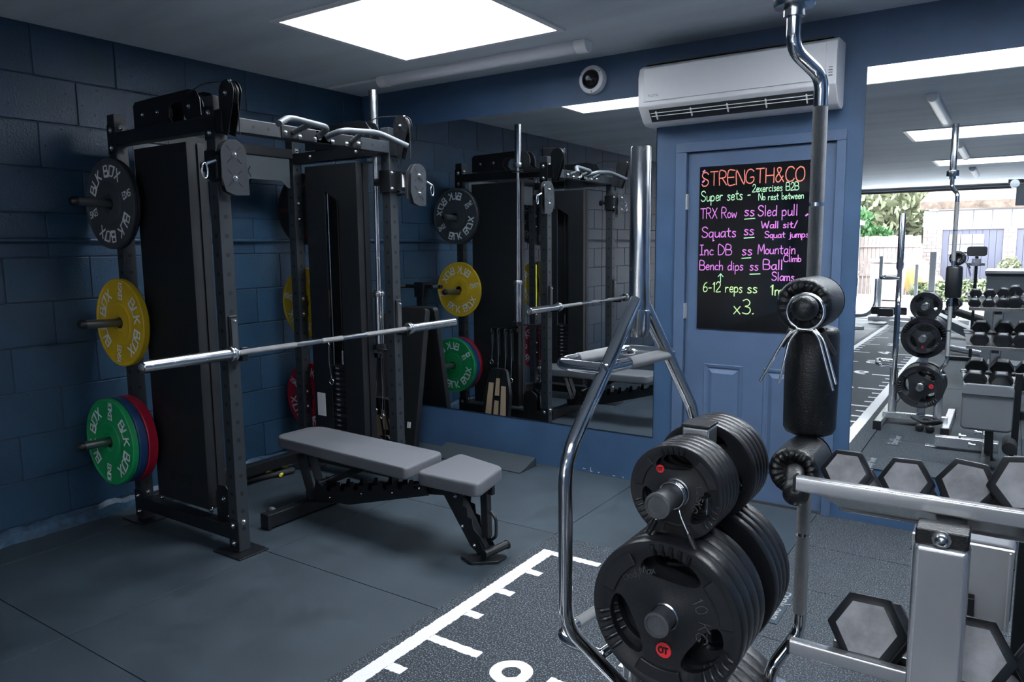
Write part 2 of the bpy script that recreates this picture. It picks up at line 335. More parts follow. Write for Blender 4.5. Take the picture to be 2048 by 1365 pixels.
# angular capitals of the bumper-plate wordmark
GB = dict(G)
GB['B'] = (.72, [[(0,0),(0,1),(.6,1),(.6,.62),(.48,.52),(0,.52)], [(.48,.52),(.7,.42),(.7,0),(0,0)]])
GB['O'] = (.92, [[(.02,.95),(.02,.02),(.50,.02)], [(.22,1),(.90,1),(.66,.12)]])
GB['S'] = (.6, [[(.6,1),(0,1),(0,.52),(.6,.48),(.6,0),(0,0)]]); GB['G'] = (.7, [[(.66,.75),(.66,1),(0,1),(0,0),(.68,0),(.68,.48),(.38,.48)]]); GB['0'] = (.62, [[(0,0),(0,1),(.6,1),(.6,0),(0,0)]])
def smooth2(p, k=4):
    if len(p) < 3: return p
    o = []
    q = [p[0]]+p+[p[-1]]
    for i in range(1, len(q)-2):
        a, b, c, d = q[i-1], q[i], q[i+1], q[i+2]
        for j in range(k):
            t = j/k; t2, t3 = t*t, t*t*t
            o.append(tuple(0.5*((2*b[z])+(-a[z]+c[z])*t+(2*a[z]-5*b[z]+4*c[z]-d[z])*t2+(-a[z]+3*b[z]-3*c[z]+d[z])*t3) for z in (0, 1)))
    o.append(p[-1]); return o
def text_width(t, sp=.22, font=G):
    return sum((font[c][0] if c != ' ' else .35)+sp for c in t)-sp
def write(b, t, size, wd, mp, font=G, curvy=True, sp=.22, jit=0.0):
    x = 0
    for c in t:
        if c == ' ': x += .35+sp; continue
        gw, st = font[c]
        jx, jy = random.uniform(-jit, jit), random.uniform(-jit, jit)
        for p in st:
            q = smooth2(p) if curvy and len(p) > 3 else p
            b.ribbon([((x+a+jx)*size, (e+jy)*size) for a, e in q], wd, mp)
        x += gw+sp
    return b
def ring_text(b, t, r, size, wd, centre_deg, face, c, y, font=GB):
    """letters round a disc whose face looks along face*Y (face = -1 or 1); tops outward, clockwise"""
    W_ = text_width(t, .25, font)*size; x = -W_/2
    for ch in t:
        gw = (font[ch][0] if ch != ' ' else .35)*size
        if ch != ' ':
            a0 = math.radians(centre_deg)-(x+gw/2)/r
            for p in font[ch][1]:
                def mp(px, py, h, a0=a0, gw=gw):
                    lx = px-gw/2; rad = r+py-size/2
                    X = rad*math.cos(a0)+lx*math.sin(a0); Z = rad*math.sin(a0)-lx*math.cos(a0)
                    return (c[0]-face*X if face > 0 else c[0]+X, y+face*h, c[1]+Z)
                b.ribbon([(q[0]*size, q[1]*size) for q in p], wd, mp, 0.0008)
        x += gw+.25*size
    return b

def radial_text(b, t, r, size, wd, deg, face, c, y, font=GB):
    """small text running along a radius from the rim towards the hub"""
    W_ = text_width(t, .2, font)*size; a0 = math.radians(deg); ca, sa = math.cos(a0), math.sin(a0)
    def mp(px, py, h):
        q, e = r+W_/2-px, -(py-size/2)
        X = q*ca-e*sa*-1*-1; Z = q*sa+e*ca
        return (c[0]-face*X if face > 0 else c[0]+X, y+face*h, c[1]+Z)
    write(b, t, size, wd, mp, font=font, curvy=False, sp=.2)
    return b

# ================================================================== THE ROOM
# floor: base, rubber tiles as separate pieces, turf runway
fl = struct('floor', MB().box(-0.1, XR+0.1, YEND-0.15, 0.1, -0.12, -0.012), M_sub)
def tile(x0, x1, y0, y1, m):
    g = 0.0015
    obj('rubber_tile', MB().box(x0+g, x1-g, y0+g, y1-g, -0.012, random.uniform(-0.0006, 0.0006)), m, fl, bevel=0.0015, seg=1)
ys = [0.0, -1.015, -1.965, -2.912]
while ys[-1] > YEND: ys.append(ys[-1]-0.947)
for i in range(len(ys)-1):
    y0, y1 = max(ys[i+1], YEND), ys[i]
    if y1 <= YEND: break
    for x0, x1 in ((0, .262), (.262, 1.207), (1.207, 2.28)):
        tile(x0, x1, y0, y1, M_rubber)
tile(2.28, 3.345, -1.04, 0, M_rubber)
yy = [0, -.475]
while yy[-1] > YEND: yy.append(yy[-1]-.495)
for i in range(len(yy)-1):
    y0, y1 = max(yy[i+1], YEND), yy[i]
    if y1 <= YEND: break
    off = 0.0
    for x0, x1 in ((3.345, 4.29), (4.29, 5.235), (5.235, XR)):
        tile(x0, x1, y0, y1, M_rubber2)
tf = tag(obj('turf_runway', MB().box(2.283, 3.342, YEND, -1.043, -0.010, 0.006), M_turf), 'dark grey turf runway with white metre lines along the floor', 'turf')
# the woven-in white lines
b = MB()
def trect(x0, x1, y0, y1):
    """woven line with a slightly frayed edge"""
    if y1-y0 > 3: trect(x0, x1, -4.0, y1); y1 = -4.0; return b.box(x0, x1, y0, y1, 0.0035, 0.0066)
    along_y = (y1-y0) > (x1-x0); L_ = (y1-y0) if along_y else (x1-x0); n = max(2, int(L_/.009)); j = lambda: random.uniform(-.0028, .0022)
    A = []; B_ = []
    for i in range(n+1):
        q = i/n
        if along_y: A.append((x0+j(), y0+L_*q, .0066)); B_.append((x1+j(), y0+L_*q, .0066))
        else: A.append((x0+L_*q, y0+j(), .0066)); B_.append((x0+L_*q, y1+j(), .0066))
    b.add(A+B_, [(i, i+1, n+2+i, n+1+i) for i in range(n)])
trect(2.338, 2.403, YEND, -1.225); trect(2.4035, 2.650, -1.268, -1.225)
trect(3.155, 3.235, YEND, -1.225); trect(2.93, 3.1545, -1.268, -1.225)
k = 0
while True:
    k += 1; y = -1.247-0.2285*k
    if y < YEND+0.1: break
    ln = 0.30 if k % 4 == 0 else 0.075
    trect(2.4035, 2.403+(0.232 if k % 4 == 0 else 0.070), y-0.022, y+0.022)
    trect(3.155-(0.232 if k % 4 == 0 else 0.070), 3.1545, y-0.022, y+0.022)
obj('white_line', b, M_turfwhite, tf)
b = MB(); n = 9
for k in range(1, 12):
    y = -1.247-0.914*k
    t = str(max(n, 0)); n -= 1
    if n < -1 or y < YEND+0.3: break
    b = MB(); write(b, t, 0.21, 0.042, lambda px, py, h, y=y: (2.735+px, y-0.185+py, 0.0066+h))
    obj('metre_number', b, M_turfwhite, tf)
# maker's plates moulded into the granular tiles
def tile_plate(x, y, nm):
    t = tag(obj('floor_plate', MB().box(x-.045, x+.045, y-.155, y+.155, 0.0008, 0.0032), M_rubber, bevel=0.001), nm, 'floor plate', 'raised lettered plates on the granular floor tiles')
    bb = MB(); write(bb, 'BodyPower', 0.052, 0.007, lambda px, py, h: (x+.028-py, y+.135-px*0.93, 0.0036+h), sp=.14)
    obj('lettering', bb, M_letgrey, t)
    for s_ in (-1, 1): pass
tile_plate(3.43, -1.195, 'dark raised lettered plate on the floor beside the weight tree')
tile_plate(3.50, -1.93, 'dark raised lettered plate in front of the weight tree, seen in the mirror')

# left wall of painted concrete blocks, each block a piece
wl = struct('wall_left', MB().box(-0.12, -0.006, YEND, 0.0, 0, H+0.05), M_mortar)
z0s = [0.076]+[0.304+0.2279*i for i in range(10)]
protos = {}
def block(y0, y1, z0, z1):
    key = (round(y1-y0, 3), round(z1-z0, 3), random.randint(0, 1))
    g = 0.0035
    if key not in protos:
        L_, h_ = (y1-y0)/2-g, (z1-z0)/2-g
        o = obj('block', MB().box(-0.03, 0.0, -L_, L_, -h_, h_), M_block, wl, bevel=0.003, seg=2)
        protos[key] = o
    else:
        o = protos[key].copy(); COL.objects.link(o)
    o.location = (random.uniform(-0.0022, 0.0), (y0+y1)/2, (z0+z1)/2)
for r_, z in enumerate(z0s):
    zt = z+0.228 if r_ < len(z0s)-1 else H
    ph = -2.101 if (r_ % 2 == 1) else -2.303         # alternate bond
    y = ph+0.421*6
    while y > -5.9:
        y1, y0 = min(y, 0.0), y-0.421
        if y1 > y0+0.01 and y1 <= 0.0: block(y0, y1, z, min(zt, H))
        y -= 0.421
struct('wall_left_far', MB().box(-0.05, -0.001, YEND, -5.95, 0, H), M_block)
# chipped mortar skirting along the blocks
b = MB(); yv = 0.0; prev = None; P = []
rs = random.Random(3)
while yv > -6.0:
    o_, h_ = 0.035+rs.uniform(-.008, .008), 0.072+rs.uniform(-.012, .012)
    P.append((o_, yv, h_)); yv -= 0.045
vs = []
for (o_, yv, h_) in P: vs += [(0, yv, -0.002), (o_, yv, -0.002), (o_*0.75, yv, h_*0.7), (0, yv, h_)]
fs = [(i*4+j, i*4+(j+1) % 4, i*4+4+(j+1) % 4, i*4+4+j) for i in range(len(P)-1) for j in range(4)]
b.add(vs, fs); struct('baseboard_left', b, mat('chipped_skirting', (0.025, 0.058, 0.10), 0.4, var=0.5, vscale=25, bump=0.8, bscale=60), smooth=30)
tag(obj('conduit_pipe', MB().cyl((0.014, -0.01, 1.53), (0.014, -6.0, 1.53), 0.013, 12), M_block, smooth=40), 'thin blue painted conduit pipe running along the block wall', 'pipe')
# louvred vent high on the left wall
t = thing('wall_vent', (0, -2.72, 2.38), 'dark louvred air vent high on the block wall, seen in the mirror', 'vent')
obj('frame', MB().box(0.0, 0.012, -2.84, -2.60, 2.29, 2.30).box(0, .012, -2.84, -2.60, 2.50, 2.51).box(0, .012, -2.84, -2.83, 2.30, 2.50).box(0, .012, -2.61, -2.60, 2.30, 2.50), M_vent, t)
for k in range(8):
    z = 2.31+k*.0245
    obj('slat', MB().obox((.008, -2.72, z), (0, 1, 0), (.6, 0, .8), (.8, 0, -.6), .109, .012, .0012), M_vent, t)

# back wall: plaster, with the door opening cut out
MX1, MX2 = 2.3764, 3.49; MZ0, MZ1 = 0.300, 2.345
DX0, DX1, DZ = 2.567, 3.362, 1.995
struct('wall_back', MB().box(-0.1, DX0-.028, 0, 0.15, 0, H+.05).box(DX1+.028, XR+.1, 0, 0.15, 0, H+.05).box(DX0-.028, DX1+.028, 0, 0.15, DZ+.028, H+.05), M_wall)
struct('door_light_stop_1', MB().box(DX0-.03, DX1+.03, .15, .17, 0, DZ+.05), M_sub)  # unseen dark backing added to stop light leaking under the door
struct('wall_right', MB().box(XR, XR+.12, YEND, 0, 0, H+.05), M_wall)
b = MB().box(-.1, DOORX0, YEND-.15, YEND, 0, H+.05).box(DOORX1, XR+.1, YEND-.15, YEND, 0, H+.05).box(DOORX0, DOORX1, YEND-.15, YEND, DOORZ, H+.05)
struct('wall_front', b, M_ceil)
# ceiling with skylight openings
b = MB(); xs = sorted({-0.1, XR+.1} | {v for q in SKYLIGHTS for v in q[:2]}); yv = sorted({YEND-.15, 0.1} | {v for q in SKYLIGHTS for v in q[2:]})
for i in range(len(xs)-1):
    for j in range(len(yv)-1):
        cx, cy = (xs[i]+xs[i+1])/2, (yv[j]+yv[j+1])/2
        if any(q[0] < cx < q[1] and q[2] < cy < q[3] for q in SKYLIGHTS): continue
        b.box(xs[i], xs[i+1], yv[j], yv[j+1], H, H+.10)
struct('ceiling', b, M_ceil)
for i, (x0, x1, y0, y1) in enumerate(SKYLIGHTS):
    b = MB().box(x0-.03, x0, y0-.03, y1+.03, H+.10, H+.46).box(x1, x1+.03, y0-.03, y1+.03, H+.10, H+.46).box(x0, x1, y0-.03, y0, H+.10, H+.46).box(x0, x1, y1, y1+.03, H+.10, H+.46)
    sk = struct('window_%d' % (i+1), b, M_whitemetal)
    tr = MB().box(x0-.035, x0, y0-.035, y1+.035, H-.010, H).box(x1, x1+.035, y0-.035, y1+.035, H-.010, H).box(x0, x1, y0-.035, y0, H-.010, H).box(x0, x1, y1, y1+.035, H-.010, H)
    obj('frame', tr, M_whitemetal, sk, bevel=.002)
    obj('pane', MB().box(x0, x1, y0, y1, H+.43, H+.434), M_glass, sk)

# mirrors
t = thing('wall_mirror', (1.2, 0, MZ0), 'large frameless mirror on the blue wall left of the door', 'mirror')
obj('glass_back', MB().box(0.03, MX1, -0.005, -0.0002, MZ0, MZ1), M_dark, t)
obj('mirror_face', MB().add([(0.031, -0.0054, MZ0+.001), (MX1-.001, -0.0054, MZ0+.001), (MX1-.001, -0.0054, MZ1-.001), (0.031, -0.0054, MZ1-.001)], [(0, 1, 2, 3)]), M_mirror, t)
t = thing('wall_mirror', (4.5, 0, MZ0), 'large frameless mirror on the blue wall right of the door, behind the dumbbells', 'mirror')
obj('glass_back', MB().box(MX2, 5.5, -0.005, -0.0002, MZ0, MZ1), M_dark, t)
obj('mirror_face', MB().add([(MX2+.001, -0.0054, MZ0+.001), (5.499, -0.0054, MZ0+.001), (5.499, -0.0054, MZ1-.001), (MX2+.001, -0.0054, MZ1-.001)], [(0, 1, 2, 3)]), M_mirror, t)

# door
d = struct('door_1', MB().box(DX0, DX1, 0.006, 0.044, 0.012, DZ), M_door, bevel=.002)
arc = MB()
for a, c_ in ((DX0-.067, DX0-.003), (DX1+.003, DX1+.05)): arc.box(a, c_, -0.016, 0.0, 0, DZ+.0028)
arc.box(DX0-.067, DX1+.05, -0.016, 0.0, DZ+.003, DZ+.055)
obj('frame', arc, M_door, d, bevel=.003)
lin = MB().box(DX0-.028, DX0-.003, -0.004, .15, 0, DZ+.028).box(DX1+.003, DX1+.028, -0.004, .15, 0, DZ+.028).box(DX0-.003, DX1+.003, -0.004, .15, DZ+.003, DZ+.028)
obj('lining', lin, M_door, d)
def door_panel(x0, x1, z0, z1):
    # sunk moulding with a raised and fielded centre, standing on the door face
    y = 0.006; P = []
    for ins, dy in ((0, 0.0), (.004, -.006), (.018, -.004), (.026, .0), (.030, -.0005), (.052, -.011)):
        P += [(x0+ins, y+dy, z0+ins), (x1-ins, y+dy, z0+ins), (x1-ins, y+dy, z1-ins), (x0+ins, y+dy, z1-ins)]
    F = [(i*4+j, i*4+(j+1) % 4, i*4+4+(j+1) % 4, i*4+4+j) for i in range(5) for j in range(4)]+[(20, 21, 22, 23)]
    obj('panel', MB().add(P, F), M_door, d)
for x0, x1 in ((2.686, 2.914), (3.03, 3.258)):
    door_panel(x0, x1, .19, .785)
for z in (0.20, 1.09, 1.72):
    hb = MB().cyl((DX0-.002, -.008, z-.045), (DX0-.002, -.008, z+.045), .0075, 12).box(DX0-.002, DX0+.010, -.006, .007, z-.045, z+.045)
    obj('hinge', hb, M_silver, d, smooth=40)
kn = MB().cyl((3.325, .006, .98), (3.325, -.012, .98), .024, 20).cyl((3.325, -.01, .98), (3.325, -.045, .98), .008, 12).tube(fillet([(3.325, -.045, .98), (3.325, -.05, .98), (3.24, -.05, .98)], .008), .008)
obj('handle', kn, M_silver, d, smooth=40)
# workout board on the door
t = thing('workout_board', (2.95, 0, 1.45), 'glossy black board of handwritten exercises fixed on the blue door', 'board')
BX0, BX1, BZ0, BZ1 = 2.640, 3.275, 0.990, 1.912
obj('board', MB().box(BX0, BX1, -.001, .0055, BZ0, BZ1), M_board, t)
def bw(name, txt, px, pz, size, m, wd=.0055, slope=0.0, sx=1.0):
    bb = MB(); write(bb, txt, size, wd, lambda a, e, h: (BX0+px+a*sx, -.0012-h, BZ0+pz+e+a*slope), jit=.02, sp=.16)
    obj(name, bb, m, t)
bw('heading', 'STRENGTH&CO', .014, .815, .076, M_cor, .0064, sx=.80)
bw('writing', 'Super sets -', .012, .730, .056, M_mint, slope=-.0, sx=.72)
bw('writing', '2exercises B2B', .300, .768, .040, M_mint, .0046, sx=.72)
bw('writing', 'No rest between', .335, .722, .036, M_mint, .0044, sx=.72)
bw('writing', 'TRX Row', .010, .632, .056, M_pink, sx=.72); bw('writing', 'ss', .262, .640, .056, M_pink); bw('writing', 'Sled pull', .335, .636, .056, M_pink, sx=.80)
bw('writing', 'Squats', .020, .525, .058, M_pink, sx=.92); bw('writing', 'ss', .262, .535, .056, M_pink); bw('writing', 'Wall sit/', .355, .570, .036, M_pink, .0048, sx=1.1); bw('writing', 'Squat jumps', .375, .518, .034, M_pink, .0048)
bw('writing', 'Inc DB', .012, .425, .056, M_pink, sx=.85); bw('writing', 'ss', .255, .425, .056, M_pink); bw('writing', 'Mountain', .340, .430, .052, M_pink, sx=.78); bw('writing', 'Climb', .478, .388, .036, M_pink, .0046, sx=.9)
bw('writing', 'Bench dips', .012, .340, .052, M_pink, sx=.83); bw('writing', 'ss', .300, .340, .052, M_pink, sx=.9); bw('writing', 'Ball', .372, .345, .052, M_pink); bw('writing', 'Slams', .420, .285, .046, M_pink, sx=.85)
bw('writing', '6-12 reps', .035, .215, .056, M_lime, sx=.78); bw('writing', 'ss', .290, .215, .056, M_lime); bw('writing', '1min', .415, .205, .056, M_lime)
bw('writing', 'x3.', .215, .095, .082, M_lime)
for ux, uz, ul in ((.262, .622, .055), (.262, .518, .055), (.252, .406, .050), (.300, .318, .055)):
    obj('underline', MB().ribbon([(0, 0), (ul, .003)], .0055, lambda a, e, h: (BX0+ux+a, -.0012-h, BZ0+uz+e)), M_mint, t)
bb = MB()
for p in ([(0, 0), (0, .045)], [(-.014, .03), (0, .047), (.014, .03)]):
    bb.ribbon(p, .0045, lambda a, e, h: (BX0+.135+a, -.0012-h, BZ0+.272+e))
obj('arrow', bb, M_mint, t)
for ux, uz in ((.02, .895), (.018, .838), (.60, .90), (.612, .822), (.585, .632)):
    obj('ink_dot', MB().ribbon([(0, 0), (.008, .006)], .009, lambda a, e, h: (BX0+ux+a, -.0012-h, BZ0+uz+e)), M_pink, t)

cb = MB(); rc = random.Random(5)
for k in range(9):
    x = 1.72+k*.075+rc.uniform(-.02, .02); z_ = rc.uniform(.003, .03); cb.box(x, x+rc.uniform(.006, .022), -.0012, -.0002, z_, z_+rc.uniform(.003, .008))
cb.box(1.945, 1.948, -.0012, -.0002, .012, .038)
cc = obj('paint_chip', cb, M_pale); cc['kind'] = 'stuff'; cc['label'] = 'pale chips in the blue paint along the foot of the wall'; cc['category'] = 'paint chips'

# air conditioner above the door
t = thing('air_conditioner', (2.87, 0, 2.16), 'white wall air conditioner with open louvre above the blue door', 'air conditioner')
AX0, AX1 = 2.345, 3.385
prof = [(0, 2.165), (-.03, 2.150), (-.10, 2.150), (-.135, 2.165), (-.185, 2.225), (-.205, 2.245), (-.208, 2.40), (-.19, 2.452), (-.15, 2.472), (0, 2.478)]
prof_l = prof
obj('casing', MB().prism(prof, (AX0, 0, 0), (0, 1, 0), (0, 0, 1), (AX1-AX0, 0, 0)), M_white, t, bevel=.006)
obj('front_panel', MB().box(AX0+.035, AX1-.05, -.2125, -.206, 2.268, 2.446), M_white, t, bevel=.003)
obj('outlet', MB().prism([(-.140, 2.166), (-.1895, 2.226), (-.1925, 2.2245), (-.143, 2.1645)], (AX0+.06, 0, 0), (0, 1, 0), (0, 0, 1), (AX1-AX0-.16, 0, 0)), M_vent, t)
for k, (y, z) in enumerate(((-.170, 2.192), (-.182, 2.207))):
    obj('louvre', MB().obox(((AX0+AX1)/2-.02, y, z), (1, 0, 0), (0, .9, .3), (0, -.3, .9), .43, .007, .0015), M_white, t)
for k in range(5):
    x = AX0+.10+k*.2
    obj('louvre_clip', MB().obox((x, -.170, 2.196), (1, 0, 0), (0, .64, -.77), (0, .77, .64), .003, .024, .008), M_white, t)
obj('grille', MB().box(AX0+.03, AX1-.03, -.17, -.03, 2.474, 2.480), M_vent, t)
bb = MB(); write(bb, 'FUJITSU', .011, .0015, lambda a, e, h: (AX0+.065+a, -.2128-h, 2.292+e), sp=.2)
obj('lettering', bb, M_letgrey, t)
bb = MB()
for k in range(4): bb.box(AX1-.036, AX1-.018, -.2095, -.206, 2.285+k*.013, 2.289+k*.013)
obj('indicator_slot', bb, M_letgrey, t)

# dome security camera
t = thing('security_camera', (1.962, 0, 2.475), 'round white dome security camera on the dark blue wall', 'camera')
obj('housing', MB().lathe((1.962, 0, 2.475), (0, -1, 0), [(0, 0), (.084, 0), (.086, .02), (.080, .045), (.066, .052), (.058, .050), (.056, .04), (0, .04)], 40), M_white, t, smooth=35)
obj('dome', MB().lathe((1.962, -.04, 2.475), (0, -1, 0), [(.057, 0), (.054, .018), (.044, .034), (.026, .046), (0, .050)], 32), M_lens, t, smooth=60)
obj('lens', MB().lathe((1.962, -.088, 2.475), (0, -1, 0), [(0, .003), (.012, .003), (.014, 0)], 20), M_letgrey, t, smooth=60)
for a in (.6, 2.7, 4.8):
    obj('screw', MB().cyl((1.962+.072*math.cos(a), -.046, 2.475+.072*math.sin(a)), (1.962+.072*math.cos(a), -.0525, 2.475+.072*math.sin(a)), .004, 10), M_letgrey, t)

# ceiling battens (switched off)
def batten(p, q, label):
    p, q = Vector(p), Vector(q); t = thing('batten_light', tuple((p+q)/2), label, 'ceiling light', 'battens on the ceiling')
    ax = (q-p).normalized(); u = ax.cross(Vector((0, 0, 1))).normalized(); L_ = (q-p).length
    arc_ = [(.045*math.cos(a), -.012-.048*math.sin(a)) for a in [PI*i/12 for i in range(13)]]
    obj('diffuser', MB().prism(arc_+[(-.045, 0), (.045, 0)], p+ax*.075, u, (0, 0, 1), ax*(L_-.15)), M_diff, t, smooth=35)
    arc2 = [(a*1.06, e*1.06) for a, e in arc_]
    for o_ in (p, q-ax*.075):
        obj('end_cap', MB().prism(arc2+[(-.048, 0), (.048, 0)], o_, u, (0, 0, 1), ax*.075), M_white, t, smooth=35, bevel=.003)
    return t
batten((.54, -.37, H), (2.12, -.37, H), 'long white batten light on the ceiling between skylight and back wall')
tag(obj('cable_trunking', MB().box(.05, .54, -.382, -.358, H-.014, H), M_white, bevel=.002), 'narrow white cable trunking on the ceiling at the end of the batten light', 'trunking')
batten((3.56, -2.52, H), (3.56, -4.0, H), 'white batten light on the ceiling, largest one seen in the right mirror')
batten((3.56, -6.0, H), (3.56, -7.5, H), 'white batten light on the ceiling, middle one seen in the right mirror')
batten((3.56, -9.4, H), (3.56, -10.9, H), 'white batten light near the garage door, smallest one in the right mirror')

# ================================================================== RACK
RX, FX, NY, FY, PW = .245, 1.08, -2.03, -.89, .066
ZT = 2.17
rack = thing('cable_rack', (.66, -1.46, 0), 'black power rack with two weight stack columns and cable pulleys against the block wall', 'power rack')
def bolt(p, axis, r=.011, par=None):
    p = Vector(p); a = Vector(axis).normalized()
    obj('bolt', MB().lathe(p, a, [(r*1.5, 0), (r*1.5, .003), (r, .003), (r, .008), (r*.6, .012), (0, .013)], 10), M_bolt, par or rack, smooth=50)
def upright(x, y, ztop, foot):
    m = PW/2
    o = obj('upright', MB().box(x-m, x+m, y-m, y+m, 0.008, ztop), M_post, rack, bevel=.003)
    hb = MB(); z = .12
    while z < ztop-.06:
        hb.cyl((x+m+.0004, y, z), (x+m-.004, y, z), .0105, 12)
        hb.cyl((x, y-m-.0004, z), (x, y-m+.004, z), .0105, 12)
        hb.cyl((x, y+m+.0004, z), (x, y+m-.004, z), .0105, 12)
        z += .0885
    h = obj('hole_row', hb, M_dark, o); h['kind'] = 'stuff'
    if foot: obj('foot_plate', MB().box(x-foot, x+foot, y-foot*.8, y+foot*.8, 0.0005, .008), M_black, rack, bevel=.002)
    return o
for y in (NY, FY):
    upright(RX, y, ZT, .10); upright(FX, y, ZT-.005, .105)
# cross members
def beam(x0, x1, y0, y1, z0, z1, name='crossbar'):
    return obj(name, MB().box(x0, x1, y0, y1, z0, z1), M_black, rack, bevel=.003)
m = PW/2
for y in (NY, FY):
    beam(RX+m, FX-m, y-m, y+m, 2.012, 2.078); beam(RX+m, FX-m, y-m, y+m, .062, .128)
front_bar = beam(FX-m, FX+m, NY+m, FY-m, 2.018, 2.084)
hb = MB(); y = NY+.09
while y < FY-.06:
    hb.cyl((FX+m+.0005, y, 2.051), (FX+m-.004, y, 2.051), .009, 12); y += .0885
front_bar.data.materials[0] = M_post
o = obj('hole_row', hb, M_dark, front_bar); o['kind'] = 'stuff'
beam(RX-m, RX+m, NY+m, FY-m, .062, .128)
beam(RX-m, RX+m, NY+m, FY-m, 2.045, 2.105)
# logo sheet between the rear uprights
pl = obj('logo_panel', MB().prism([(NY+.06, 1.865), (-1.32, 1.865), (-1.25, 1.90), (-1.02, 1.90), (-.97, 1.86), (FY-.06, 1.86), (FY-.06, 2.04), (NY+.06, 2.04)], (RX+.028, 0, 0), (0, 1, 0), (0, 0, 1), (.005, 0, 0)), mat('rack_logo_panel', (.05, .06, .07), .4), rack, bevel=.001)
bb = MB(); write(bb, 'BLK BOX', .055, .010, lambda a, e, h: (RX+.034+h, -1.575+a, 1.915+e), font=GB, curvy=False)
obj('lettering', bb, M_dark, pl)
# rear peg sockets / joint plates with bolts
for (x, y) in ((RX, NY), (RX, FY), (FX, NY), (FX, FY)):
    s_ = -1 if y == NY else 1
    for zc in (2.045, .095):
        obj('joint_plate', MB().box(x-m-.004, x+m+.004, y+s_*m-.003, y+s_*m+.003, zc-.075, zc+.075), M_black, rack, bevel=.001)
        for dz in (-.045, .045): bolt((x, y+s_*(m+.003), zc+dz), (0, s_, 0))
    for zc in (2.10, .155):
        bolt((x+m, y, zc), (1, 0, 0), .010)
